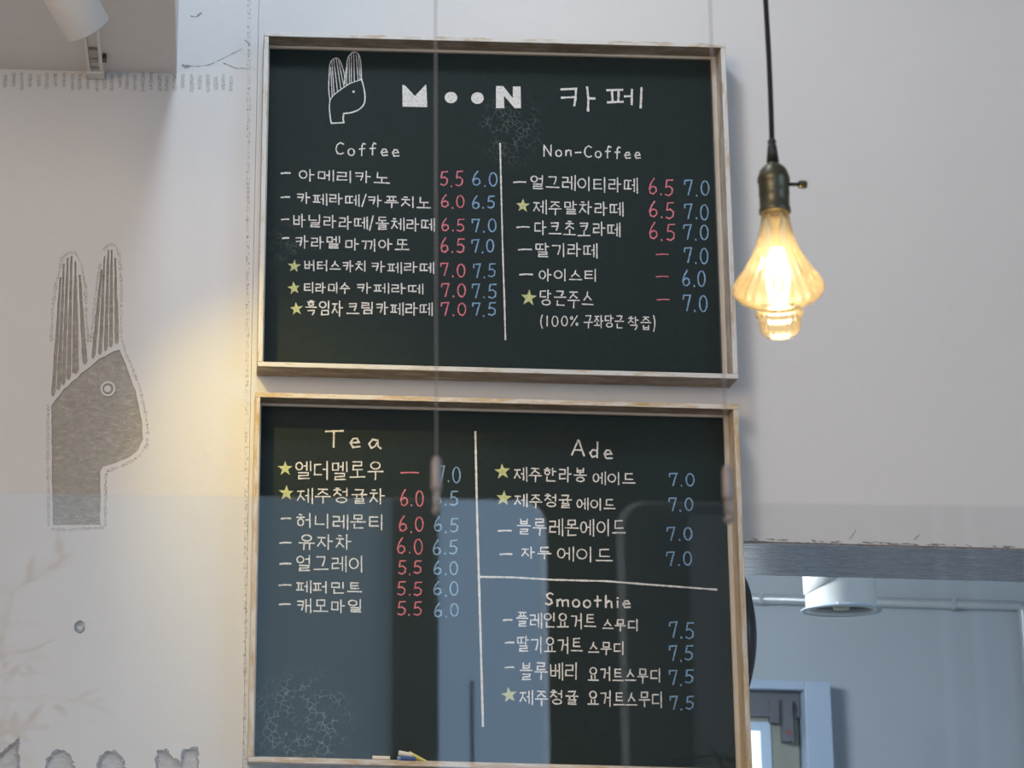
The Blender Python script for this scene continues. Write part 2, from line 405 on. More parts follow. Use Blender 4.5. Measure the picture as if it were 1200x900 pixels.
for bpts in bars: infill('carved_ear_stripe', bpts, M_CARVE, 0.003)
for l in letters: infill('carved_letter', l, M_CARVE2, 0.0055)
q = MB(); q.plate(wall_px(circ(*eyeC, 8.8)), [wall_px(circ(*eyeC, 6.6))], WY+0.0005, WY+0.006); q.build('carved_eye_rim', M_PL, wall_left)
q = MB(); q.plate(wall_px(circ(eyeC[0]-0.5, eyeC[1], 3.9)), [], WY+0.0008, WY+0.006); q.build('carved_eye', M_PL, wall_left)
q = MB(); P = onY(93.5, 736, WY); q.lathe([(0.0005, -0.003), (0.005, -0.0025), (0.007, 0.001), (0.007, 0.004)], (P.x, WY+0.007, P.z), (0, 1, 0), 16)
q.build('screw_plug', M_CARVE2, wall_left, smooth=True)

# thin ribbons lying on a surface
class Ribbon:
    def __init__(s): s.mb = MB(); s.k = 0
    def stroke(s, pts, w, Y, px=True, closed=False, wob=0.0, ends=True):
        P = []
        for p in pts:
            if px: q = onY(p[0], p[1], Y); P.append(Vector((q.x, q.z)))
            else: P.append(Vector(p))
        Q = [P[0]]
        for p in P[1:]:
            if (p-Q[-1]).length > 1e-5: Q.append(p)
        P = Q
        if len(P) < 2: return
        # resample for wobble of the width
        R = []
        for i in range(len(P)-1):
            n = max(1, int((P[i+1]-P[i]).length/0.004))
            for k in range(n): R.append(P[i].lerp(P[i+1], k/n))
        R.append(P[-1])
        if closed: R = R[:-1] if (R[0]-R[-1]).length < 1e-4 else R
        if ends and not closed:
            R[0] = R[0] + (R[0]-R[1]).normalized()*w*0.3; R[-1] = R[-1] + (R[-1]-R[-2]).normalized()*w*0.3
        n = len(R); s.k += 1; y = Y - 0.00004*(s.k % 12)
        L = []; 
        for i in range(n):
            a = R[i-1] if (i or closed) else R[i]; b_ = R[(i+1) % n] if (i < n-1 or closed) else R[i]
            d0 = (R[i]-a); d1 = (b_-R[i])
            if d0.length < 1e-9: d0 = d1
            if d1.length < 1e-9: d1 = d0
            d = (d0.normalized()+d1.normalized())
            if d.length < 0.3: d = d1
            d.normalize(); nn = Vector((-d.y, d.x)); c = max(0.6, abs(d.dot(d1.normalized())))
            h = w*0.5*(1+random.uniform(-wob, wob))/c
            L.append((R[i]+nn*h, R[i]-nn*h))
        base = len(s.mb.v)
        for a, b_ in L: s.mb.v += [Vector((a.x, y, a.y)), Vector((b_.x, y, b_.y))]
        for i in range(n if closed else n-1):
            j = (i+1) % n
            s.mb.f.append((base+2*i, base+2*j, base+2*j+1, base+2*i+1)); s.mb.mi.append(0)
    def fill(s, pts, Y):
        P = [onY(x, y, Y) for x, y in pts]; s.k += 1; y = Y - 0.00004*(s.k % 12)
        loop = [Vector((p.x, p.z, 0)) for p in P]; base = len(s.mb.v)
        s.mb.v += [Vector((p.x, y, p.z)) for p in P]
        for t in tessellate_polygon([loop]): s.mb.f.append(tuple(base+i for i in t)); s.mb.mi.append(0)

MPP = 1/617.0          # metres per photo pixel at the wall
# chips round the carving
r = Ribbon()
for pl in ([(142, 396), (147, 412), (156, 434), (165, 458), (170, 482), (173.5, 505), (172, 522), (165, 533), (150, 543), (135, 549), (126, 552), (124, 558), (123.5, 616)],
           [(140, 300), (142, 330), (142, 380), (142, 396)], [(122, 292), (129, 286), (136, 288), (140, 300)],
           [(70, 318), (72, 303), (80, 296), (88, 296), (95, 308), (100, 335), (101, 370), (104, 400)], [(117, 310), (112, 345), (109, 378), (107, 400)],
           [(56.5, 475), (56, 520), (56.5, 560), (57, 616)], [(60, 400), (62, 360), (66, 330), (70, 318)], [(60, 620), (80, 621), (100, 619.5), (122, 618)]):
    r.stroke(pl, 0.005, WY-0.0003, wob=0.6)
r.mb.build('chipped_outline', S_CHIP, wall_left)['kind'] = 'stuff'
r = Ribbon()
for L_ in letters:
    up = [p for p in L_ if p[1] < 899]; r.stroke([(x, y-0.5) for x, y in L_], 0.0045, WY-0.0003, wob=0.7)
r.mb.build('chipped_letter_rim', m_speck('letter_rim_dirt', (0.30, 0.29, 0.29), 0.36, 0.5, 0.8, 260), wall_left)['kind'] = 'stuff'
r = Ribbon()
x = -4
while x < 278:
    yb = 96 + (x/280)*2; r.stroke([(x, yb-9+random.uniform(-2, 2)), (x+random.uniform(-1, 1), yb+7+random.uniform(-3, 3))], 0.007, WY-0.0003, wob=0.3)
    x += random.uniform(8.5, 10.5)
r.mb.build('trowel_marks', S_TROWEL, wall_left)['kind'] = 'stuff'
r = Ribbon()
r.stroke([(214, 76), (230, 78), (245, 76), (258, 70), (270, 64), (284, 57)], 0.0016, WY-0.0003, wob=0.7)
r.stroke([(214, 76), (217, 79), (222, 78)], 0.003, WY-0.0003, wob=0.7)
r.stroke([(224, 19), (230, 20), (236, 15)], 0.003, WY-0.0003, wob=0.6)
r.stroke([(262, 74), (276, 80), (290, 80)], 0.0016, WY-0.0003, wob=0.8)
r.stroke([(287, 47), (291, 50), (292, 54)], 0.0018, WY-0.0003, wob=0.6)
r.mb.build('hairline_crack', simple('crack_dirt', (0.33, 0.30, 0.27), 0.9, var=0.4, vs=200), wall_left)
r = Ribbon()
for xo, w_ in ((289.5, 0.0016), (287.3, 0.003)):
    pts = [(xo + 4 - 5.5*(y/900) + random.uniform(-.5, .5), y) for y in range(-20, 930, 12)]
    r.stroke(pts, w_, WY-0.0004, wob=0.8)
r.mb.build('joint_dirt', S_CRACK, wall_left)['kind'] = 'stuff'

# wall behind the boards, with the opening
wr = MB()
wr.plate([(CREASE+0.0007, 0), (OPX0, 0), (OPX0, OPZ), (OPX1, OPZ), (OPX1, 0), (4.2, 0), (4.2, 4.8), (CREASE+0.0007, 4.8)], [], WY+0.001, WY+TH)
wall_front = struct(wr.build('wall_front', M_PL))
r = Ribbon()
for i in range(26):
    x = random.uniform(880, 1195); y = 633 + (x-873)*0.03
    r.stroke([(x, y-random.uniform(1, 3)), (x+random.uniform(3, 14), y-random.uniform(0, 2)+0.3)], random.uniform(0.001, 0.0025), WY+0.0004, wob=0.8)
r.stroke([(872, 634), (1205, 644.3)], 0.0016, WY+0.0005, wob=0.9)
r.stroke([(995, 632), (1001, 625), (1003, 620)], 0.001, WY+0.0005, wob=0.5); r.stroke([(1072, 632), (1077, 627)], 0.002, WY+0.0005, wob=0.5)
r.mb.build('lintel_chip', simple('lintel_dirt', (0.25, 0.20, 0.17), 0.9, var=0.4, vs=200), wall_front)['kind'] = 'stuff'
# grey lining under the lintel and on the jamb
q = MB(); q.box((OPX0-0.0005, WY+0.003, OPZ-0.004), (OPX1, WY+TH+0.002, OPZ-0.0003)); struct(q.build('trim_1', M_LINT))
q = MB(); q.box((OPX0+0.0003, WY+0.003, 0), (OPX0+0.004, WY+TH+0.002, OPZ-0.004)); struct(q.build('trim_2', M_LINT))

# dropped soffit top left
P = onY(207, 86, WY); SX1, SZ = P.x, P.z
q = MB(); q.box((-3.0, -0.95, SZ), (SX1, WY-0.0005, 4.8)); struct(q.build('trim_3', M_SOFFIT, org=(-1.5, -0.45, SZ)))
# room shell
q = MB(); q.box((-3.0, -8.5, -0.1), (4.2, WY, 0)); struct(q.build('floor', M_FLOOR))
q = MB(); q.box((-3.2, -8.7, 4.8), (4.4, WY+0.5, 4.95)); struct(q.build('ceiling', M_CEIL))
q = MB(); q.box((-3.2, -8.7, 0), (-3.0, WY+0.3, 4.8)); struct(q.build('wall_side_left', M_PL))
q = MB(); q.plate([(-8.7, 0), (WY+TH, 0), (WY+TH, 4.8), (-8.7, 4.8)], [[(-7.5, 1.0), (-4.0, 1.0), (-4.0, 3.9), (-7.5, 3.9)]], 0, 0.2)
for i, v in enumerate(q.v): q.v[i] = Vector((4.2+v.y, v.x, v.z))
struct(q.build('wall_side_right', M_PL))
# back wall of the café (seen only mirrored in the acrylic): window openings to the sky
BY = -8.5
q = MB()
q.plate([(-3.0, 0), (4.2, 0), (4.2, 4.8), (-3.0, 4.8)],
        [[(-2.6, 1.0), (-0.20, 1.0), (-0.20, 3.9), (-2.6, 3.9)], [(-0.03, 1.0), (0.60, 1.0), (0.60, 3.9), (-0.03, 3.9)]], BY, BY-0.15)
wall_back = struct(q.build('wall_back', M_BACK))
q = MB(); q.box((-2.6, BY-0.05, 1.0), (-0.20, BY-0.045, 3.9)); struct(q.build('window_1', M_BLIND))
wf = MB(); wf.box((0.11, BY-0.06, 0.98), (0.125, BY-0.02, 2.50)); wf.box((-0.03, BY-0.05, 1.0), (-0.015, BY-0.03, 3.9)); struct(wf.build('window_2', M_GREY))
# pale column and beam mirrored faintly at the right
q = MB(); q.box((0.98, BY, 0), (1.16, BY+0.12, 3.15)); struct(q.build('trim_4', M_PL))
for i_, xx in enumerate((1.93, 2.05)):
    q = MB(); q.box((xx, BY, 0), (xx+0.035, BY+0.05, 4.3)); struct(q.build('trim_%d' % (5+i_), M_PL))

# ================================================================= BACK ROOM
BRY = 3.2
q = MB(); q.box((-1.0, BRY, 0), (5.0, BRY+0.15, 2.9)); wall_far = struct(q.build('wall_back_room', M_GREYROOM))
q = MB(); q.box((-1.0, WY+TH, -0.1), (5.0, BRY, 0)); struct(q.build('floor_back_room', M_FLOOR))
q = MB(); q.box((-1.0, WY+TH, 2.80), (5.0, BRY, 2.9)); struct(q.build('ceiling_back_room', M_CEIL))
q = MB(); q.box((-1.15, WY+TH, 0), (-1.0, BRY, 2.9)); struct(q.build('wall_back_room_left', M_GREYROOM))
q = MB(); q.box((4.85, WY+TH, 0), (5.0, BRY, 2.9)); struct(q.build('wall_back_room_right', M_GREYROOM))
# conduit
pa, pb = onY(860, 697.5, BRY-0.02), onY(1192, 714, BRY-0.02)
zc = (pa.z+pb.z)/2
q = MB(); q.tube([(pa.x-0.3, BRY-0.025, zc), (pb.x, BRY-0.025, zc), (pb.x+0.012, BRY-0.025, zc-0.006), (pb.x+0.018, BRY-0.025, zc-0.02), (pb.x+0.018, BRY-0.025, 0.3)], 0.016, 12)
cd = empty('wall_conduit', (pb.x, BRY-0.025, 0.3)); tag(cd, 'pale grey electrical conduit running along the far wall beyond the opening', 'pipe')
q.build('pipe', M_PIPE, cd, smooth=True)
for xx in (890, 1115):
    c = onY(xx, 700, BRY-0.02); k = MB(); k.box((c.x-0.006, BRY-0.043, zc-0.019), (c.x+0.006, BRY-0.0005, zc+0.019)); k.build('pipe_clip', M_PIPE, cd)
# surface mounted can light
cl = onY(986, 716, 0.95); R_ = (onY(1026, 712, 0.95).x - onY(946, 712, 0.95).x)/2
can = empty('can_light', (cl.x, 0.95, 2.80)); tag(can, 'white cylindrical can light hanging from the ceiling of the room beyond the opening', 'ceiling light')
q = MB(); q.lathe([(R_*0.90, 0.03), (R_*0.9, 0.0), (R_*0.985, 0.0), (R_, 0.004), (R_, 0.56)], (cl.x, 0.95, cl.z), n=48); q.build('housing', M_WHITE2, can, smooth=True)
q = MB(); q.lathe([(R_*0.88, 0.006), (R_*1.13, -0.001), (R_*1.15, 0.002), (R_*1.0, 0.008)], (cl.x, 0.95, cl.z), n=48); q.build('trim_ring', simple('pale_ring', (0.55, 0.62, 0.7), 0.4), can, smooth=True)
q = MB(); q.lathe([(0.001, 0.02), (R_*0.5, 0.018), (R_*0.9, 0.012)], (cl.x, 0.95, cl.z), n=32); q.build('reflector', M_GREY, can, smooth=True)
q = MB(); q.lathe([(0.001, 0.004), (R_*0.22, 0.004), (R_*0.25, 0.012)], (cl.x, 0.95, cl.z), n=24); q.build('lamp_lens', simple('lamp_lens', (0.6, 0.6, 0.42), 0.3), can, smooth=True)
q = MB()   # slanted seam band wrapped round the can
n = 48; kk = len(q.v)
for i in range(n):
    t = 2*math.pi*i/n; cx_, cy_ = math.cos(t), math.sin(t)
    h = 0.082 + 0.046*cx_ 
    for dz, rr in ((0, R_+0.0006), (0.001, R_+0.004), (0.05, R_+0.004)): q.v.append(Vector((cl.x+cx_*rr, 0.95+cy_*rr, cl.z+h-0.0+dz)))
for i in range(n):
    j = (i+1) % n
    for a in (0, 1): q.f.append((kk+3*i+a, kk+3*j+a, kk+3*j+a+1, kk+3*i+a+1)); q.mi.append(0)
q.build('slanted_collar', M_WHITE2, can, smooth=True)
q = MB(); c = onY(983, 707, 0.95-R_); q.lathe([(0.0005, -0.003), (0.003, -0.003), (0.004, 0.002)], (c.x, 0.95-R_, c.z), (0, 1, 0), 12); q.build('screw', M_WHITE2, can, smooth=True)

# door on the far wall
dz = onY(880, 796, BRY-0.10).z; dx1 = onY(973, 800, BRY-0.10).x; dx0 = dx1-0.95
dr = struct(empty('door_1', (dx0+0.45, BRY-0.05, 0)))
def dbx(name, x0, x1, y0, y1, z0, z1, m, par=dr, label=None):
    k = MB(); k.box((x0, y0, z0), (x1, y1, z1)); o = k.build(name, m, par, bevel=0.003)
    if label: o['label'] = label
    return o
dbx('door_frame', dx1-0.085, dx1, BRY-0.10, BRY-0.0005, 0, dz, M_DFRAME)
dbx('door_frame', dx0, dx0+0.085, BRY-0.10, BRY-0.0005, 0, dz, M_DFRAME)
dbx('door_frame', dx0+0.085, dx1-0.085, BRY-0.10, BRY-0.0005, dz-0.03, dz, M_DFRAME)
leaf = dbx('door_leaf', dx0+0.09, dx1-0.09, BRY-0.03, BRY-0.0005, 0.01, dz-0.035, M_DOOR)
tz = dz-0.10
k = MB(); k.box((dx0+0.09, BRY-0.05, tz-0.015), (dx1-0.09, BRY-0.03, dz-0.03)); k.build('dark_header', M_GREY, dr)
gx1 = onY(903, 860, BRY-0.035).x; gz1 = onY(890, 846, BRY-0.035).z
k = MB(); k.box((gx1-0.5, BRY-0.038, 1.2), (gx1, BRY-0.0305, gz1)); k.build('window_frame', simple('pale_blue_frame', (0.5, 0.66, 0.82), 0.4), dr)
k = MB(); k.box((gx1-0.48, BRY-0.040, 1.22), (gx1-0.035, BRY-0.0385, gz1-0.03)); k.build('lit_window_pane', m_emit('daylight_in_door_pane', (0.80, 0.9, 1.0), 1.6), dr)
cx0, cz0 = onY(924, 850, BRY-0.09).x, onY(924, 850, BRY-0.09).z
k = MB(); k.box((cx0-0.012, BRY-0.085, cz0-0.05), (cx0+0.016, BRY-0.0305, cz0+0.085)); clo = k.build('door_closer', M_GREY, dr)
k = MB(); k.box((cx0-0.05, BRY-0.06, cz0+0.01), (cx0-0.02, BRY-0.0305, cz0+0.085)); k.build('bracket', M_GREY, dr)
k = MB(); k.box((cx0-0.004, BRY-0.087, cz0-0.028), (cx0+0.006, BRY-0.0852, cz0-0.018)); k.build('red_mark', M_RED, dr)

# black disc mounted on the jamb of the opening
c = onX(869, 744, OPX0+0.005); c = Vector((OPX0+0.0045, 0.20, onY(869, 746, 0.20).z))
ds = empty('wall_disc', c); tag(ds, 'black glossy round dome peeking out behind the right edge of the lower chalkboard', 'wall fixture')
prof = [(0.118, 0.0), (0.128, 0.010), (0.128, 0.024), (0.121, 0.034), (0.108, 0.038)]
q = MB(); q.lathe([(0.0, 0.0)]+prof, c, (1, 0, 0), 48); q.build('rim', M_BLACKG, ds, smooth=True)
q = MB(); q.lathe([(0.108, 0.036), (0.095, 0.043), (0.07, 0.050), (0.03, 0.054), (0.0005, 0.055)], c, (1, 0, 0), 48); q.build('dome', simple('grey_dome', (0.10, 0.11, 0.12), 0.25), ds, smooth=True)

# ================================================================= CHALKBOARDS
def board(x0, x1, z0, z1, name_mat, patches, fh, fv, label, side_v, front_w=0.0095):
    """outer corners; rails front plane Y=0, wall at WY"""
    root = empty('chalkboard', ((x0+x1)/2, WY, z0)); tag(root, label, 'chalkboard', 'framed menu chalkboards')
    w = front_w; bk = WY-0.0008
    H = [fh, M_PINESIDE]; V = [fv, side_v]
    def rail(a, b_, mats, nm='rail', lab=None):
        k = MB(); k.box(a, b_, 1, {'front': 0}); o = k.build(nm, mats, root, bevel=0.0012)
        if lab: o['label'] = lab
    rail((x0, 0, z1-w), (x1, bk, z1), H); rail((x0, 0, z0), (x1, bk, z0+w), H)
    rail((x0, 0.0004, z0+w), (x0+w, bk, z1-w), V); rail((x1-w, 0.0004, z0+w), (x1, bk, z1-w), V)
    k = MB(); k.box((x0+w, 0.052, z0+w), (x1-w, bk, z1-w)); k.build('writing_surface', m_board(name_mat, patches), root)
    t = 0.0045
    for a, b_ in (((x0+w, 0.045, z1-w-t), (x1-w, 0.0515, z1-w)), ((x0+w, 0.045, z0+w), (x1-w, 0.0515, z0+w+t)),
                  ((x1-w-t*1.6, 0.045, z0+w+t), (x1-w, 0.0515, z1-w-t)), ((x0+w, 0.045, z0+w+t), (x0+w+t*0.7, 0.0515, z1-w-t))):
        k = MB(); k.box(a, b_); k.build('inner_bead', M_TRIM, root)
    return root
FB = 0.0515 - 0.0002
p1, p2 = onY(598, 150, FB), onY(352, 845, FB); p3 = onY(330, 285, FB)
B1 = board(0.0, 0.9, 2.5231, 3.2, 'chalkboard_green', [(p1, 0.07, 0.09, 0.20, 95), (p3, 0.09, 0.05, 0.10, 100)], M_PINEFRONT_T, M_PINEFRONT_TV,
           'upper chalkboard menu in pale distressed wood, headed Coffee and Non-Coffee', M_PINESIDEV)
B2 = board(-0.0026, 0.8978, 2.4733-0.6815, 2.4733, 'chalkboard_slate', [(p2, 0.11, 0.11, 0.30, 80)], M_PINEFRONT_L, M_PINEFRONT_LV,
           'lower chalkboard menu in worn golden wood, with chalk sticks on its ledge', M_GOLDSIDEV)

# ---------------------------------------------------------------- handwriting
def arc(cx, cy_, rx, ry, a0, a1, n=14):
    return [(cx+rx*math.cos(math.radians(a0+(a1-a0)*i/n)), cy_+ry*math.sin(math.radians(a0+(a1-a0)*i/n))) for i in range(n+1)]
O_ = [arc(.5, .5, .42, .44, -95, 268, 18)]
def halfx(st, x0, x1): return [[(x0+(x1-x0)*x, y) for x, y in s] for s in st]
g_ = [[(.08, .1), (.88, .08), (.84, .5), (.66, .98)]]
s_ = [[(.52, .05), (.40, .5), (.06, .95)], [(.46, .42), (.94, .92)]]
d_ = [[(.9, .08), (.14, .1), (.12, .88), (.95, .86)]]
J = {
 'ㄱ': g_, 'ㄲ': halfx(g_, 0, .45)+halfx(g_, .5, 1), 'ㄴ': [[(.14, .04), (.12, .88), (.95, .86)]],
 'ㄷ': d_, 'ㄸ': halfx(d_, 0, .5)+halfx(d_, .5, 1.0), 'ㄹ': [[(.08, .06), (.88, .06), (.86, .48), (.12, .5), (.10, .94), (.96, .92)]],
 'ㅁ': [[(.14, .1), (.12, .9), (.88, .9), (.88, .1), (.14, .1)]], 'ㅂ': [[(.14, .02), (.16, .92), (.86, .92), (.88, .02)], [(.16, .5), (.86, .5)]],
 'ㅅ': s_, 'ㅇ': O_, 'ㅈ': [[(.08, .12), (.92, .12)], [(.54, .12), (.42, .5), (.06, .95)], [(.46, .5), (.94, .92)]],
 'ㅊ': [[(.32, -.08), (.68, -.06)], [(.08, .2), (.92, .2)], [(.54, .2), (.42, .55), (.06, .97)], [(.46, .55), (.94, .94)]],
 'ㅋ': g_+[[(.12, .48), (.82, .46)]], 'ㅌ': [[(.9, .06), (.14, .08), (.12, .92), (.95, .9)], [(.14, .5), (.85, .48)]],
 'ㅍ': [[(.04, .1), (.96, .1)], [(.3, .1), (.3, .88)], [(.68, .1), (.68, .88)], [(.02, .9), (.98, .9)]],
 'ㅎ': [[(.34, -.06), (.66, -.04)], [(.06, .2), (.94, .2)], [(.5+.34*math.cos(t/16*6.283-1.6), .66+.31*math.sin(t/16*6.283-1.6)) for t in range(17)]],
}
CH = list('ㄱㄲㄴㄷㄸㄹㅁㅂㅃㅅㅆㅇㅈㅉㅊㅋㅌㅍㅎ')
JU = list('ㅏㅐㅑㅒㅓㅔㅕㅖㅗㅘㅙㅚㅛㅜㅝㅞㅟㅠㅡㅢㅣ')
JO = [''] + list('ㄱㄲㄳㄴㄵㄶㄷㄹㄺㄻㄼㄽㄾㄿㅀㅁㅂㅄㅅㅆㅇㅈㅊㅋㅌㅍㅎ')
VW = {'ㅏ': [[(.25, 0), (.25, 1)], [(.27, .45), (.9, .45)]], 'ㅐ': [[(.15, .05), (.15, .95)], [(.15, .5), (.85, .48)], [(.9, 0), (.9, 1)]],
      'ㅑ': [[(.25, 0), (.25, 1)], [(.27, .35), (.9, .35)], [(.27, .6), (.9, .6)]], 'ㅓ': [[(.7, 0), (.7, 1)], [(.05, .45), (.68, .45)]],
      'ㅔ': [[(.40, .06), (.40, .92)], [(.0, .48), (.38, .46)], [(.98, 0), (.98, 1)]], 'ㅕ': [[(.7, 0), (.7, 1)], [(.05, .35), (.68, .35)], [(.05, .6), (.68, .6)]],
      'ㅖ': [[(.48, .06), (.48, .92)], [(.05, .36), (.46, .36)], [(.05, .6), (.46, .6)], [(.86, 0), (.86, 1)]], 'ㅣ': [[(.5, 0), (.5, 1)]]}
HW = {'ㅗ': [[(.5, .05), (.5, .8)], [(.02, .86), (.98, .84)]], 'ㅛ': [[(.34, .1), (.34, .8)], [(.66, .1), (.66, .8)], [(.02, .86), (.98, .84)]],
      'ㅜ': [[(.02, .18), (.98, .16)], [(.52, .2), (.5, 1.0)]], 'ㅠ': [[(.02, .18), (.98, .16)], [(.34, .2), (.32, 1.0)], [(.68, .2), (.68, 1.0)]],
      'ㅡ': [[(.02, .5), (.98, .48)]]}
def place(st, x0, y0, x1, y1): return [[(x0+(x1-x0)*x, y0+(y1-y0)*y) for x, y in s] for s in st]
def syll(ch):
    c = ord(ch)-0xAC00; i, v, f = CH[c//588], JU[(c % 588)//28], JO[c % 28]; out = []
    if v in VW:
        wide = v in 'ㅐㅔㅖ'; vx = .56 if wide else (.74 if v == 'ㅣ' else .60)
        if i in 'ㄸㄲ': vx += .05
        if f:
            out += place(J[i], .02, .02, vx-.06, .50); out += place(VW[v], vx, -.02, .98, .54); out += place(J[f], .16, .62, .92, 1.0)
        else:
            t, b_ = (.10, .86) if i not in 'ㅊㅎ' else (.12, .92)
            out += place(J[i], .02, t, vx-.05, b_); out += place(VW[v], vx, -.02, .98, 1.04)
    elif v == 'ㅘ':
        out += place(J[i], .04, .02, .56, .52 if not f else .36); out += place(HW['ㅗ'], .02, .50, .66, .86); out += place(VW['ㅏ'], .70, 0, 1.0, 1.0)
    else:
        low = v in 'ㅜㅠ'
        if f:
            out += place(J[i], .18, .0, .82, .34); out += place(HW[v], .02, .34, .98, .58 if low else .56); out += place(J[f], .18, .66, .84, 1.02)
        else:
            if v == 'ㅡ': out += place(J[i], .16, .04, .82, .66); out += place(HW[v], .02, .74, .98, 1.04)
            elif low: out += place(J[i], .16, .0, .84, .48); out += place(HW[v], .02, .50, .98, 1.08)
            else: out += place(J[i], .16, .0, .84, .54); out += place(HW[v], .02, .56, .98, 1.02)
    return out
LAT = {   # strokes, box 0..1, y down, baseline 1; advance width
 '5': ([[(.30, .06), (.22, .48), (.55, .42), (.85, .58), (.80, .86), (.48, 1.0), (.14, .92)], [(.30, .06), (.88, .03)]], .62),
 '6': ([[(.62, .0), (.32, .3), (.14, .66), (.24, .94), (.55, 1.0), (.84, .82), (.78, .58), (.50, .50), (.20, .66)]], .62),
 '7': ([[(.12, .32), (.14, .08), (.84, .04), (.66, .5), (.48, 1.02)]], .62),
 '0': ([arc(.5, .52, .36, .48, -100, 262, 18)], .64), '1': ([[(.5, .0), (.46, 1.0)]], .34),
 '.': ([[(.45, .98), (.52, 1.06)]], .26), ',': ([[(.5, .95), (.4, 1.12)]], .26),
 '%': ([arc(.2, .22, .12, .14, 0, 360, 8), [(.85, .0), (.15, 1.0)], arc(.82, .84, .10, .12, 0, 360, 8)], .7),
 '/': ([[(.9, -.1), (.1, 1.1)]], .34), '(': ([[(.7, -.1), (.3, .3), (.28, .75), (.65, 1.2)]], .30), ')': ([[(.3, -.1), (.7, .3), (.72, .75), (.35, 1.2)]], .30),
 'C': ([[(.90, .14), (.6, .0), (.25, .2), (.12, .6), (.3, .92), (.62, 1.0), (.92, .9)]], .62),
 'o': ([arc(.5, .72, .36, .28, -100, 262, 14)], .56), 'e': ([[(.18, .74), (.80, .68), (.66, .46), (.36, .46), (.16, .72), (.34, .98), (.86, .94)]], .58),
 'f': ([[(.86, .06), (.6, -.02), (.46, .2), (.44, 1.0)], [(.14, .46), (.80, .42)]], .54), 'N': ([[(.14, 1.0), (.16, .04), (.84, .96), (.86, .0)]], .70),
 'n': ([[(.16, .48), (.18, 1.0)], [(.18, .66), (.45, .46), (.76, .52), (.80, 1.0)]], .56), '-': ([[(.1, .62), (.9, .58)]], .5),
 'T': ([[(.02, .06), (.98, .0)], [(.48, .04), (.46, 1.0)]], .80), 'a': ([[(.76, .5), (.4, .44), (.14, .72), (.3, .98), (.56, .86), (.78, .50), (.76, .86), (.95, 1.0)]], .64),
 'A': ([[(.06, 1.0), (.5, .0), (.56, .02), (.90, 1.0)], [(.22, .66), (.80, .62)]], .74), 'd': ([[(.74, .56), (.42, .50), (.18, .74), (.36, 1.0), (.74, .88)], [(.78, .0), (.76, 1.0)]], .62),
 'S': ([[(.84, .12), (.55, .0), (.22, .16), (.3, .42), (.66, .56), (.76, .84), (.45, 1.0), (.12, .9)]], .58),
 'm': ([[(.08, .5), (.10, 1.0)], [(.10, .66), (.28, .48), (.46, .56), (.48, 1.0)], [(.48, .66), (.68, .48), (.86, .56), (.90, 1.0)]], .80),
 't': ([[(.45, .1), (.45, .98)], [(.1, .46), (.85, .44)]], .52), 'h': ([[(.16, .0), (.18, 1.0)], [(.18, .68), (.45, .46), (.76, .54), (.80, 1.0)]], .56),
 'i': ([[(.5, .46), (.5, 1.0)], [(.5, .18), (.52, .24)]], .26), ' ': ([], .3)}
def write(text, root, x0, y0, x1, y1, col, w, name, slope=0.035, gap=0.13, ribbon=None):
    """text between x0..x1; y0..y1 = top and bottom of the first letter in photo pixels"""
    rb = ribbon or Ribbon(); units = []
    for ch in text:
        if ord(ch) >= 0xAC00: units.append((syll(ch), 1.0, True))
        else: units.append((LAT[ch][0], LAT[ch][1], False))
    tot = sum(u[1] for u in units) + gap*(len(units)-1); sc = (x1-x0)/tot; x = x0; h = y1-y0
    for st, adv, han in units:
        jx, jy = random.uniform(-.02, .02)*h, random.uniform(-.04, .04)*h; ww = adv*sc; js = random.uniform(0.95, 1.04)
        for s in st:
            pts = [(x+jx+px_*ww + random.uniform(-.01, .01)*h, y0+jy+py_*h*js + slope*(x+px_*ww-x0) + random.uniform(-.012, .012)*h) for px_, py_ in s]
            if len(pts) > 8: pts = [(x+jx+px_*ww, y0+jy+py_*h*js+slope*(x+px_*ww-x0)) for px_, py_ in s]
            rb.stroke(pts, w*MPP, FB, wob=0.22)
        x += ww + gap*sc
    if ribbon is None: return rb.mb.build(name, col, root)
def dash(root, x0, x1, y, col, w=1.7, rb=None):
    r_ = rb or Ribbon(); r_.stroke([(x0, y+0.4), ((x0+x1)/2, y-0.2), (x1, y-0.2+(x1-x0)*0.02)], w*MPP, FB, wob=0.25)
    if rb is None: return r_.mb.build('price_dash', col, root)
def star(root, x, y, r):
    pts = []
    a0 = random.uniform(-8, 8)
    for i in range(10):
        a = math.radians(-90+36*i+a0); rr = r*(1.12 if i % 2 == 0 else .46)*random.uniform(.93, 1.07); pts.append((x+rr*math.cos(a), y+rr*math.sin(a)))
    rb = Ribbon(); rb.fill(pts, FB); rb.mb.build('star_mark', C_YEL, root)
def line(root, words, dsh=None, prices=(), w=1.55):
    """words: (text,x0,x1,y0,y1[,slope])"""
    rb = Ribbon()
    if dsh: dash(root, dsh[0], dsh[1], dsh[2], None, 1.9, rb)
    for wd in words: write(wd[0], root, wd[1], wd[3], wd[2], wd[4], None, w, '', wd[5] if len(wd) > 5 else 0.03, ribbon=rb)
    rb.mb.build('menu_line', C_WHITE, root)
def price(root, t, x0, x1, y0, y1, col): write(t, root, x0, y0, x1, y1-1.2, col, 1.6, 'hot_price' if col is C_PINK else 'iced_price', 0.03, gap=0.06)
PK, BL = C_PINK, C_BLUE
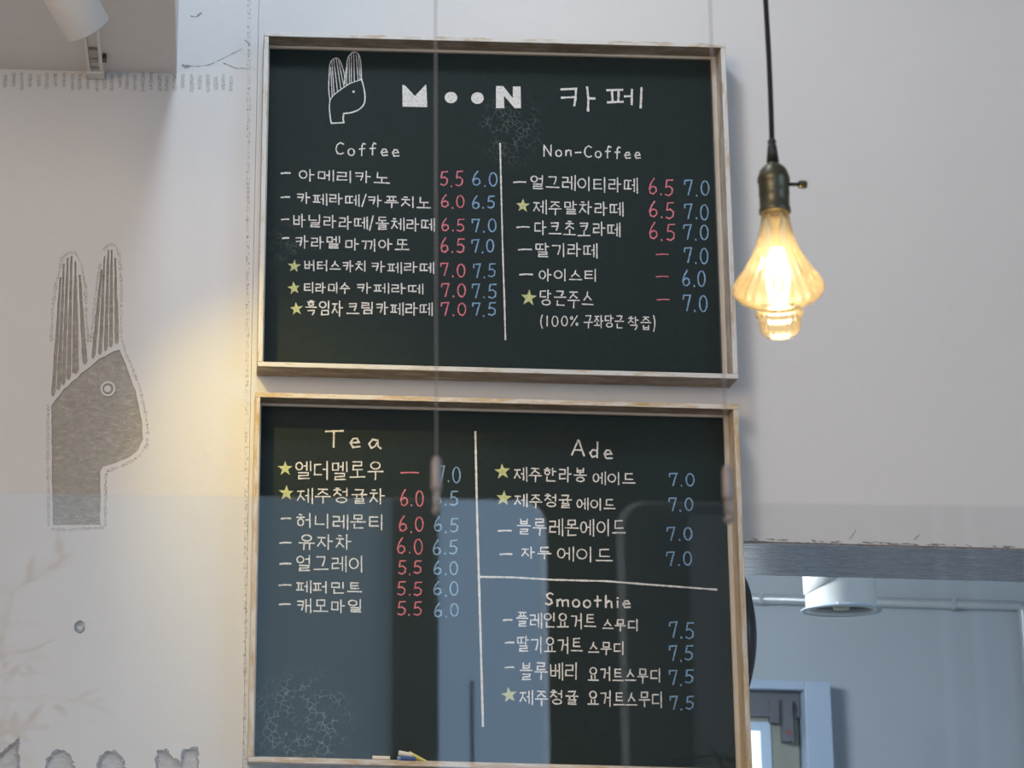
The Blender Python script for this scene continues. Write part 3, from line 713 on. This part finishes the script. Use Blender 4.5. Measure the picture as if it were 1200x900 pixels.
# upper board, left column
write('Coffee', B1, 392, 167, 469, 181, C_WHITE, 1.6, 'heading', 0.03, gap=0.16)
line(B1, [('아메리카노', 349.5, 457, 198, 210.5, 0.045)], (329.5, 340, 202.8))
line(B1, [('카페라떼/카푸치노', 347.5, 505, 225.5, 238, 0.04)], (329.5, 339.5, 231))
line(B1, [('바닐라라떼/돌체라떼', 343, 509.5, 251, 265, 0.035)], (330, 338.5, 257))
line(B1, [('카라멜', 346, 398, 276.5, 290, 0.02), ('마끼아또', 404, 480, 279.5, 292.5, 0.02)], (331, 338.5, 279))
line(B1, [('버터스카치', 356, 429.5, 305, 317, 0.02), ('카페라떼', 435, 508.5, 307, 319, 0.015)])
line(B1, [('티라미수', 355.5, 410.5, 331, 343, 0.01), ('카페라떼', 417.5, 496, 332, 343.5, 0.01)])
line(B1, [('흑임자', 358, 402, 352.5, 369, 0.0), ('크림카페라떼', 406, 507, 354, 368, 0.01)])
for s in ((344.7, 312, 7), (344.5, 337.7, 7), (347.3, 362, 7.2)): star(B1, *s)
for t, a, b_, c, d, k in (('5.5', 515, 543.5, 200, 218.5, PK), ('6.0', 552.5, 584, 201, 218, BL), ('6.0', 515.5, 545.5, 228.5, 244, PK), ('6.5', 552, 580.5, 229, 245, BL),
        ('6.5', 516.5, 545, 255.5, 271.5, PK), ('7.0', 552, 582.5, 256, 272, BL), ('6.5', 515.5, 545, 278, 295.5, PK), ('7.0', 552, 580, 280, 296, BL),
        ('7.0', 515.5, 546, 308, 324.5, PK), ('7.5', 554, 581.5, 308.5, 326, BL), ('7.0', 516, 547, 331, 348, PK), ('7.5', 552, 582.5, 332, 349.5, BL),
        ('7.0', 516, 547, 354, 370.5, PK), ('7.5', 552.5, 582, 354, 370.5, BL)): price(B1, t, a, b_, c, d, k)
# upper board, right column
write('Non-Coffee', B1, 636, 169.5, 752, 182.5, C_WHITE, 1.6, 'heading', 0.03, gap=0.14)
line(B1, [('얼그레이티라떼', 621.5, 747, 205, 221, 0.035)], (602, 616, 213.3))
line(B1, [('제주말차라떼', 624.5, 730.5, 235, 250, 0.02)]); line(B1, [('다크초코라떼', 625.5, 726.5, 259.5, 275, 0.02)], (605.5, 620, 266))
line(B1, [('딸기라떼', 627.5, 700, 284.5, 300, 0.02)], (607.5, 623, 292.3)); line(B1, [('아이스티', 631, 700, 315, 328, 0.02)], (609, 624, 321.5))
line(B1, [('당근주스', 632.5, 696, 340, 358, 0.02)]); line(B1, [('(100%', 632.5, 678, 370, 382, 0.01), ('구좌당근', 684, 731, 369.5, 383.5, 0.02), ('착즙)', 736, 768.5, 371, 386, 0.02)], w=1.35)
star(B1, 612.7, 241, 7.6); star(B1, 619.7, 349, 9)
for t, a, b_, c, d, k in (('6.5', 759, 790, 209, 229, PK), ('7.0', 801, 832.5, 211, 230, BL), ('6.5', 759.5, 791, 236, 256, PK), ('7.0', 801, 831.5, 238, 257.5, BL),
        ('6.5', 760, 791.5, 261, 281, PK), ('7.0', 800, 831, 262.5, 281, BL), ('7.0', 800.5, 831, 290, 309.5, BL), ('6.0', 799, 828, 316, 335.5, BL), ('7.0', 799.5, 830, 345, 365, BL)): price(B1, t, a, b_, c, d, k)
for a, b_, c in ((769, 783, 298), (769, 783, 324), (770, 784.5, 351)): dash(B1, a, b_, c, C_PINK, 1.3)
r = Ribbon(); r.stroke([(586, 168), (587.5, 230), (589, 290), (591, 350), (592.3, 398)], 1.8*MPP, FB, wob=0.25); r.mb.build('divider_line', C_WHITE, B1)
# title
def px4(l, ox, oy): return [(ox+x/4, oy+y/4) for x, y in l]
r = Ribbon(); r.fill(px4([(686, 277), (700, 282), (745, 330), (790, 282), (798, 276), (803, 382), (687, 380)], 300, 30), FB)
r.mb.build('title_letter', C_WHITE, B1)
for c in ((528.5, 114.3, 7.4, 6.6), (559.5, 115, 7.4, 6.8)):
    r = Ribbon(); r.fill(circ(*c), FB); r.mb.build('title_letter', C_WHITE, B1)
r = Ribbon(); r.fill(px4([(5, 283), (38, 283), (84, 340), (84, 285), (120, 285), (122, 387), (92, 387), (42, 328), (44, 387), (5, 387)], 580, 30), FB); r.mb.build('title_letter', C_WHITE, B1)
for glyph in ([[(310, 299), (380, 296), (378, 340), (372, 375)], [(312, 338), (376, 335)], [(432, 288), (438, 345), (436, 400)], [(438, 341), (468, 342)]],
           [[(525, 303), (598, 301)], [(548, 303), (552, 358)], [(580, 303), (578, 358)], [(528, 360), (600, 357)], [(608, 332), (640, 331)], [(642, 300), (641, 370)], [(687, 292), (683, 386)]]):
    T_ = Ribbon()
    for pl in glyph: T_.stroke(px4(pl, 580, 30), 2.6*MPP, FB, wob=0.2)
    T_.mb.build('title_letter', C_WHITE, B1)
E_ = Ribbon()
def smooth(pl, n=4):
    out = []
    for i in range(len(pl)-1):
        p0, p1_, p2_, p3_ = pl[max(i-1, 0)], pl[i], pl[i+1], pl[min(i+2, len(pl)-1)]
        for k in range(n):
            t = k/n; out.append(tuple(0.5*((2*p1_[a])+(-p0[a]+p2_[a])*t+(2*p0[a]-5*p1_[a]+4*p2_[a]-p3_[a])*t*t+(-p0[a]+3*p1_[a]-3*p2_[a]+p3_[a])*t**3) for a in (0, 1)))
    return out+[pl[-1]]
for pl, w_ in (([(347, 350), (341, 300), (343, 230), (348, 175), (370, 153), (390, 160), (405, 195), (416, 240), (413, 275)], 1.2),
           ([(415, 275), (425, 190), (432, 150), (455, 125), (478, 132), (490, 165), (494, 250)], 1.2),
           ([(347, 350), (365, 325), (400, 298), (440, 272), (497, 252)], 1.2),
           ([(494, 250), (505, 290), (511, 335), (505, 370), (480, 395), (445, 408), (411, 412)], 1.7),
           ([(347, 350), (344, 380), (348, 430), (353, 458)], 1.5)):
    E_.stroke(px4(smooth(pl), 300, 30), w_*MPP, FB, wob=0.2)
E_.stroke(px4([(411, 412), (408, 436), (412, 455)], 300, 30), 1.8*MPP, FB); E_.stroke(px4([(353, 458), (412, 455)], 300, 30), 1.8*MPP, FB)
for a, b_ in (((350, 195), (357, 332)), ((356, 168), (366, 322)), ((364, 158), (382, 308)), ((376, 156), (398, 298)), ((387, 165), (412, 285)),
            ((428, 180), (424, 280)), ((437, 150), (438, 272)), ((447, 135), (447, 268)), ((458, 130), (461, 263)), ((469, 135), (479, 257)), ((480, 140), (488, 253))):
    E_.stroke(px4([a, b_], 300, 30), 1.0*MPP, FB, wob=0.2)
E_.fill(circ(414.3, 107.5, 1.5, n=10), FB)
E_.mb.build('animal_head_drawing', C_WHITE, B1)
# lower board
write('Tea', B2, 381, 505, 447, 524.5, C_WHITE, 2.1, 'heading', 0.02, gap=0.22)
line(B2, [('엘더멜로우', 346, 449.5, 541, 561, 0.0)]); line(B2, [('제주청귤차', 347.5, 451.5, 572.5, 589, 0.01)])
line(B2, [('허니레몬티', 347, 449.5, 602, 618, 0.02)], (329.5, 340.5, 607.5)); line(B2, [('유자차', 349.5, 412.5, 626, 642, 0.02)], (328, 341, 636))
line(B2, [('얼그레이', 347, 426, 651, 669, 0.01)], (328, 341, 660.5)); line(B2, [('페퍼민트', 347, 424.5, 681, 694, 0.02)], (327, 341, 685.5))
line(B2, [('캐모마일', 347.5, 424.5, 702, 717, 0.02)], (327.5, 340, 708))
star(B2, 334.2, 549, 8); star(B2, 335.7, 577.8, 8.3)
dash(B2, 470, 490.5, 553.8, C_PINK, 1.6)
for t, a, b_, c, d, k in (('7.0', 511, 541, 546, 566, BL), ('6.0', 468, 497.5, 574, 593.5, PK), ('6.5', 507, 538, 574.5, 593, BL), ('6.0', 466.5, 497.5, 604.5, 623, PK), ('6.5', 507.5, 538, 606, 624.5, BL),
        ('6.0', 464.5, 496.5, 630, 649, PK), ('6.5', 506.5, 537, 632, 650, BL), ('5.5', 465.5, 495, 656, 673, PK), ('6.0', 507, 537.5, 657.5, 674, BL), ('5.5', 464.5, 495.5, 681, 698, PK),
        ('6.0', 507, 538.5, 681, 698.5, BL), ('5.5', 464.5, 495, 704, 721.5, PK), ('6.0', 508, 538.5, 706, 723, BL)): price(B2, t, a, b_, c, d, k)
r = Ribbon(); r.stroke([(557, 506), (559, 600), (561, 670), (563, 740), (566, 851)], 2.4*MPP, FB, wob=0.25); r.mb.build('divider_line', C_WHITE, B2)
r = Ribbon(); r.stroke([(562, 676), (600, 676.5), (650, 679.5), (710, 681), (760, 685), (840, 691)], 2.0*MPP, FB, wob=0.3); r.mb.build('divider_line', C_WHITE, B2)
write('Ade', B2, 669, 516, 719, 533.5, C_WHITE, 2.0, 'heading', 0.08, gap=0.12)
line(B2, [('제주한라봉', 602, 687.5, 547.5, 563, 0.02), ('에이드', 694, 744.5, 553, 567, 0.02)]); line(B2, [('제주청귤', 602.5, 670.5, 579, 594, 0.02), ('에이드', 675.5, 721, 584, 597, 0.02)])
line(B2, [('블루레몬에이드', 606, 733, 608, 626, 0.01)], (584, 599, 621.8)); line(B2, [('자두', 611, 646, 641, 654, 0.02), ('에이드', 652, 718, 641, 657, 0.02)], (586, 600, 649.3))
star(B2, 588.7, 552.5, 8.8); star(B2, 590.2, 583.8, 8.6)
for t, a, b_, c, d in (('7.0', 783, 815, 554, 569.5), ('7.0', 782.5, 813, 582.5, 598.5), ('7.0', 780.5, 812.5, 617.5, 634), ('7.0', 780, 812, 645.5, 662.5)): price(B2, t, a, b_, c, d, BL)
write('Smoothie', B2, 638, 695, 740, 709.5, C_WHITE, 2.0, 'heading', 0.03, gap=0.10)
line(B2, [('플레인요거트', 605, 698.5, 717.5, 735, 0.02), ('스무디', 706, 748, 725.5, 738, 0.02)], (590, 600, 726.5))
line(B2, [('딸기요거트', 606, 682.5, 746.5, 764, 0.01), ('스무디', 689, 731.5, 751.5, 765, 0.02)], (592, 602, 753))
line(B2, [('블루베리', 609, 677, 776, 795, 0.02), ('요거트스무디', 688.5, 774.5, 782, 797.5, 0.02)], (592, 602, 782))
line(B2, [('제주청귤', 609, 678, 809, 825, 0.02), ('요거트스무디', 688.5, 777, 809.5, 826.5, 0.02)])
star(B2, 596.5, 814.5, 8.8)
for t, a, b_, c, d in (('7.5', 783, 814.5, 728, 748), ('7.5', 783, 813, 756, 774.5), ('7.5', 783, 813.5, 784, 802), ('7.5', 784, 813.5, 815.5, 832.5)): price(B2, t, a, b_, c, d, BL)

# chalk sticks on the lower ledge
LZ = B2.location.z + 0.0095
def stick(name, x0, x1, Y, r0, r1, m, label, lift0=0.0, lift1=0.0, cols=None, dy=0.0):
    a = onY(x0, 886, Y); b_ = onY(x1, 886, Y); A = Vector((a.x, Y, LZ+r0+lift0)); B = Vector((b_.x, Y+dy, LZ+r1+lift1)); q = MB()
    ax = (B-A); L = ax.length; cols = cols or [(0, 1, 0)]
    for (t0, t1, mi) in cols:
        ra, rb = r0+(r1-r0)*t0, r0+(r1-r0)*t1
        prof = [(0.0003, t0*L), (ra*.85, t0*L), (ra, t0*L+0.0008), (rb, t1*L-0.0008), (rb*.85, t1*L), (0.0003, t1*L)]
        q.lathe(prof, A, ax, 18, mi)
    o = q.build(name, m, None, smooth=False, org=(A+B)/2-Vector((0, 0, r0)))
    return tag(o, label, 'chalk', 'chalk sticks on the lower ledge')
stick('chalk_stick', 436.5, 457, 0.012, 0.0042, 0.0042, M_STICKC, 'cream chalk stick lying alone on the lower board ledge, leftmost')
stick('chalk_stick', 465.5, 487, 0.010, 0.0043, 0.0043, [M_STICKB, M_STICKBL], 'blue chalk stick lying in front of the yellow and cream ones', cols=[(0, .18, 1), (.18, 1, 0)])
stick('chalk_stick', 467, 483, 0.0205, 0.0048, 0.0048, M_STICKW, 'short off-white chalk stick propped behind the blue one', 0.0105, 0.006)
stick('chalk_stick', 478.5, 500, 0.030, 0.0062, 0.0018, M_STICKY, 'yellow tapering chalk stub sloping down to the right on the ledge', 0.008, 0.0003)

# ================================================================= TRACK SPOTLIGHT
tx = onZ(113.5, 88, SZ).x
tr = empty('lighting_track', (tx, -0.4, SZ)); tag(tr, 'short white lighting track fixed under the dropped soffit at upper left', 'light track')
ty1 = WY-0.004
q = MB(); hw = 0.0155
q.box((tx-hw, -0.93, SZ-0.016), (tx-hw+0.006, ty1-0.03, SZ-0.0003)); q.box((tx+hw-0.006, -0.93, SZ-0.016), (tx+hw, ty1-0.03, SZ-0.0003)); q.box((tx-hw+0.006, -0.93, SZ-0.006), (tx+hw-0.006, ty1-0.03, SZ-0.0003))
q.build('rail', M_WHITE, tr, bevel=0.0008)
q = MB(); q.box((tx-hw-0.001, ty1-0.03, SZ-0.018), (tx+hw+0.001, ty1, SZ-0.0003)); q.build('end_cap', M_WHITE, tr, bevel=0.001)
q = MB(); q.box((tx-0.006, -0.02, SZ-0.013), (tx+0.006, 0.0, SZ-0.0065)); q.box((tx-0.009, -0.06, SZ-0.012), (tx+0.009, -0.024, SZ-0.0065)); q.build('contact_block', simple('contact_grey', (0.40, 0.38, 0.36), 0.5), tr)
q = MB(); q.box((tx+hw-0.004, -0.02, SZ-0.010), (tx+hw+0.008, 0.002, SZ-0.0005)); q.build('side_screw', M_BRASS, tr)
mouth = onY(103, 34, -0.55); ax = Vector((0.46, 0.60, -0.60)).normalized()
hd = empty('track_spotlight', mouth - ax*0.16); tag(hd, 'white cylindrical track spotlight pointing down at upper left corner', 'spotlight')
RR = 0.0405
q = MB(); q.lathe([(RR*.93, -0.012), (RR*.96, 0.0), (RR, -0.002), (RR, -0.18), (RR*.94, -0.19), (0.001, -0.19)], mouth, ax, 48); q.build('housing', M_WHITE, hd, smooth=True)
q = MB(); q.lathe([(RR*.93, -0.004), (RR*.7, -0.03), (0.018, -0.045)], mouth, ax, 40); q.build('reflector', simple('spot_reflector', (0.7, 0.68, 0.62), 0.2, 0.6), hd, smooth=True)
q = MB(); q.lathe([(0.018, -0.0445), (0.0005, -0.043)], mouth, ax, 24); q.build('lens', m_emit('warm_lens', (1, .78, .45), 3), hd, smooth=True)
q = MB(); top = mouth - ax*0.10; q.tube([top, (top.x, top.y, SZ-0.03)], 0.009, 12); q.build('stem', M_WHITE, hd, smooth=True)
q = MB(); q.box((tx-0.017, top.y-0.05, SZ-0.045), (tx+0.017, top.y+0.05, SZ-0.0165)) if abs(top.x-tx) < 0.1 else q.box((top.x-0.017, top.y-0.05, SZ-0.03), (top.x+0.017, top.y+0.05, SZ-0.0005)); q.build('adapter', M_WHITE, hd, bevel=0.002)
sl = bpy.data.lights.new('track_spot_beam', 'SPOT'); sl.energy = 21; sl.color = (1.0, 0.75, 0.17); sl.spot_size = math.radians(56); sl.spot_blend = 1.0; sl.shadow_soft_size = 0.02
so = bpy.data.objects.new('track_spot_beam', sl); COL.objects.link(so); so.location = mouth + ax*0.015; aim(so, (0.17, 0.07, 2.22))

# ================================================================= PENDANT BULB LAMP
PY = -1.32
def pendant(label):
    c0 = onY(908, 190, PY); s = (onY(960, 338, PY).x - onY(860, 338, PY).x)/100.0     # metres per pixel there
    zy = lambda y: onY(910, y, PY).z
    X = onY(910.5, 300, PY).x
    root = empty('pendant_lamp', (X, PY, 4.8)); tag(root, label, 'pendant lamp')
    q = MB(); n = 60; q.tube([(X+0.0010*math.sin(i*0.6), PY, zy(172)+(4.79-zy(172))*i/n) for i in range(n+1)], 3.1*s, 10); q.build('cord', M_CORD, root, smooth=True)
    q = MB(); q.lathe([(0.001, zy(163)), (3.6*s, zy(163)), (5.4*s, zy(167)), (3.6*s, zy(169)), (5.2*s, zy(170.5)), (7.2*s, zy(190)), (0.001, zy(190))], (X, PY, 0), n=24); q.build('cord_grip', M_BLACK, root, smooth=True)
    q = MB(); P = [(0.001, 187), (6, 187), (6.5, 192), (11, 195), (15.5, 200), (17.6, 206), (18.6, 209), (18.8, 213), (17.6, 215), (17.6, 226), (17.9, 228), (17.2, 229), (17.2, 243), (18.2, 245), (18.2, 249.5), (16.5, 251), (14, 250)]
    q.lathe([(a*s, zy(b_)) for a, b_ in P], (X, PY, 0), n=48); sock = q.build('socket', M_BRASS, root, smooth=True)
    zs = zy(215.5)
    q = MB(); q.tube([(X+0.015, PY, zs), (X+33*s, PY, zs)], 2.3*s, 12); sh = q.build('switch_key', M_BLACK, root, smooth=True)
    q = MB(); q.lathe([(0.0005, 30*s), (4.4*s, 30*s), (4.9*s, 32*s), (4.9*s, 37*s), (4.0*s, 39*s), (0.0005, 39*s)], (X, PY, zs), (1, 0, 0), 20); q.build('key_knob', M_BRASS, sh, smooth=False)
    G = [(15.0, 249), (15.8, 254), (17.5, 265), (20.5, 278), (25, 291), (31.5, 304), (39.5, 317), (47, 327), (51, 334), (51.8, 339), (50, 344.5), (45, 350), (37, 355), (29.5, 358.5), (25.5, 361), (25, 363), (27, 366), (27.2, 369), (24.5, 371), (23.6, 375), (23.8, 381), (21.8, 388), (16.5, 393.5), (9, 396.5), (0.3, 397.5)]
    q = MB(); q.lathe([(a*s, zy(b_)) for a, b_ in G[::-1]], (X, PY, 0), n=96, ribs=24, amp=0.014); q.build('glass_bulb', M_BULB, root, smooth=True)
    q = MB(); q.lathe([(10*s, zy(250)), (8*s, zy(262)), (3.5*s, zy(275)), (2.5*s, zy(360)), (0.3*s, zy(364))], (X, PY, 0), n=20); q.build('glass_stem', M_BULB, root, smooth=True)
    for i in range(6):
        a = i*math.pi/3+0.3; q = MB()
        pts = [(X+math.cos(a)*(5+7*math.sin(k/12*math.pi))*s, PY+math.sin(a)*(5+7*math.sin(k/12*math.pi))*s, zy(292+k*5.7)) for k in range(13)]
        q.tube(pts, 2.5*s, 8); q.build('filament', M_FIL, root, smooth=True)
    l = bpy.data.lights.new('bulb_glow', 'POINT'); l.energy = 1.6; l.color = (1.0, 0.72, 0.40); l.shadow_soft_size = 0.02
    o = bpy.data.objects.new('bulb_glow', l); COL.objects.link(o); o.parent = root; o.location = (0, 0, zy(330)-4.8)
    return root
PL = pendant('glowing amber glass bulb hanging on a black cord at the right')
# a like lamp out of frame to the left, whose warm light throws the boards' shadow to the right
def copy_tree(o, parent=None):
    c = o.copy(); COL.objects.link(c); c.parent = parent
    for ch in list(o.children): copy_tree(ch, c)
    return c
P2 = copy_tree(PL); P2.location = (-1.15, -0.92, 4.8+0.95); P2['label'] = 'amber bulb pendant out of frame beyond the left edge'
for ch in P2.children:
    if ch.type == 'LIGHT': ch.data = ch.data.copy(); ch.data.energy = 7

# ================================================================= HANGING ACRYLIC SCREENS
TH_S = 0.066
A0 = onY(560, 585, -1.9); NS = Vector((math.sin(TH_S), math.cos(TH_S), 0)); HS = Vector((math.cos(TH_S), -math.sin(TH_S), 0))
def onS(x, y):
    v = ray(x, y); return CAM + v*((A0-CAM).dot(NS)/v.dot(NS))
def screen(edge_px, top_px, side, cord_px, label, width=0.92, rad=0.024):
    e = onS(*edge_px); he = (e-A0).dot(HS); zt = onS(*top_px).z; zb = 1.05
    h0, h1 = (he-width, he) if side == 'R' else (he, he+width)
    root = empty('hanging_screen', A0 + HS*((h0+h1)/2)); root.location.z = zb; tag(root, label, 'acrylic screen', 'clear acrylic screens hung on wires')
    pts = []
    for (cx_, cz_, a0) in ((h1-rad, zt-rad, 0), (h0+rad, zt-rad, 90), (h0+rad, zb+rad, 180), (h1-rad, zb+rad, 270)):
        for k in range(9):
            a = math.radians(a0+90*k/8); pts.append((cx_+rad*math.cos(a), cz_+rad*math.sin(a)))
    t = 0.004; P3 = lambda h, z, d: A0 + HS*h + NS*d + Vector((0, 0, z-A0.z))
    q = MB(); n = len(pts); q.quad([P3(h, z, 0) for h, z in pts]); q.quad([P3(h, z, t) for h, z in reversed(pts)])
    q.build('panel', M_ACR, root)
    q = MB()
    for i in range(n):
        j = (i+1) % n; q.quad([P3(*pts[i], 0.00005), P3(*pts[j], 0.00005), P3(*pts[j], t-0.00005), P3(*pts[i], t-0.00005)])
        # polished bevel band just inside the rim
        cxm, czm = (h0+h1)/2, (zt+zb)/2
        ins = lambda p: (p[0]-math.copysign(min(0.006, abs(p[0]-cxm)), p[0]-cxm), p[1]-math.copysign(0.0012, p[1]-czm))
        q.quad([P3(*pts[i], -0.0002), P3(*pts[j], -0.0002), P3(*ins(pts[j]), -0.0002), P3(*ins(pts[i]), -0.0002)])
    q.build('edge', M_EDGE, root)
    c = onS(*cord_px); hc = (c-A0).dot(HS); sym = h0+h1-hc
    for h in (hc, sym):
        z = c.z
        q = MB(); q.tube([P3(h, z, t/2), P3(h, 4.79, t/2)], 0.0006, 8); q.build('cord', M_WIRE, root, smooth=True)
        q = MB(); q.lathe([(0.0005, 0.0), (0.003, -0.001), (0.0047, -0.006), (0.0050, -0.030), (0.0042, -0.0335), (0.0015, -0.034), (0.0015, -0.036)], P3(h, z, t/2), n=16); cl_ = q.build('clip', M_STEEL, root, smooth=True)
        q = MB(); q.box(*(lambda a: ((a.x-0.0024, a.y-0.006, a.z-0.046), (a.x+0.0024, a.y+0.006, a.z-0.034)))(P3(h, z, t/2))); q.build('hook', M_STEEL, cl_)
        q = MB(); q.lathe([(0.0005, -0.007), (0.0038, -0.0065), (0.004, 0.006), (0.0005, 0.0065)], P3(h, z-0.051, t/2), NS, 14); q.build('stud', M_STEEL, cl_, smooth=True)
    return root
screen((640.5, 640), (500, 584.5), 'R', (511.5, 534), 'clear acrylic screen with rounded corner hanging in front of the left of the boards')
screen((724, 660), (900, 590), 'L', (852.5, 544), 'clear acrylic screen with rounded corner hanging in front of the right of the boards')

# ================================================================= POTTED PLANTS BEHIND THE CAMERA (mirrored in the screens)
def plant(x, y, top, spread, seed, label):
    rnd = random.Random(seed); root = empty('potted_plant', (x, y, 0)); tag(root, label, 'plant')
    q = MB(); q.lathe([(0.12, 0), (0.17, 0.32), (0.18, 0.34), (0.165, 0.34), (0.15, 0.30), (0.001, 0.30)], (x, y, 0.001), n=28); q.build('pot', M_POT, root, smooth=True)
    q = MB(); lf = MB()
    for b_ in range(5):
        a = rnd.uniform(0, 6.28); h = top*rnd.uniform(0.82, 1.0); P = []
        for k in range(12):
            t = k/11; P.append(Vector((x+math.cos(a)*spread*0.5*t*t, y+math.sin(a)*spread*0.5*t*t, 0.28+(h-0.28)*t)))
        q.tube(P, 0.01, 6, radii=[0.012*(1-t/14) for t in range(12)])
        for k in range(5, 12):
            for s in range(3):
                aa = rnd.uniform(0, 6.28); L = spread*rnd.uniform(0.35, 0.6); d = Vector((math.cos(aa), math.sin(aa), rnd.uniform(-.1, .5))).normalized()
                o = P[k]; e = o+d*L; q.tube([o, (o+e)/2+Vector((0, 0, 0.02)), e], 0.003, 5)
                for m_ in range(9):
                    t = 0.2+0.8*m_/8; c = o.lerp(e, t); ld = (d+Vector((rnd.uniform(-.8, .8), rnd.uniform(-.8, .8), rnd.uniform(-.6, .5)))).normalized(); ll = rnd.uniform(0.07, 0.12)
                    sd = ld.cross(Vector((0, 0, 1))).normalized()*ll*0.14; md = c+ld*ll*0.45+Vector((0, 0, 0.006))
                    lf.quad([c, md-sd, c+ld*ll, md]); lf.quad([c, md, c+ld*ll, md+sd])
    q.build('stem', M_BARK, root, smooth=True); o = lf.build('foliage', M_LEAF, root); o['kind'] = 'stuff'
plant(-1.32, -5.6, 2.45, 0.42, 3, 'tall leafy potted plant behind the camera, mirrored at the left')
plant(0.98, -5.6, 2.05, 0.34, 5, 'leafy potted plant behind the camera, mirrored at the lower right')
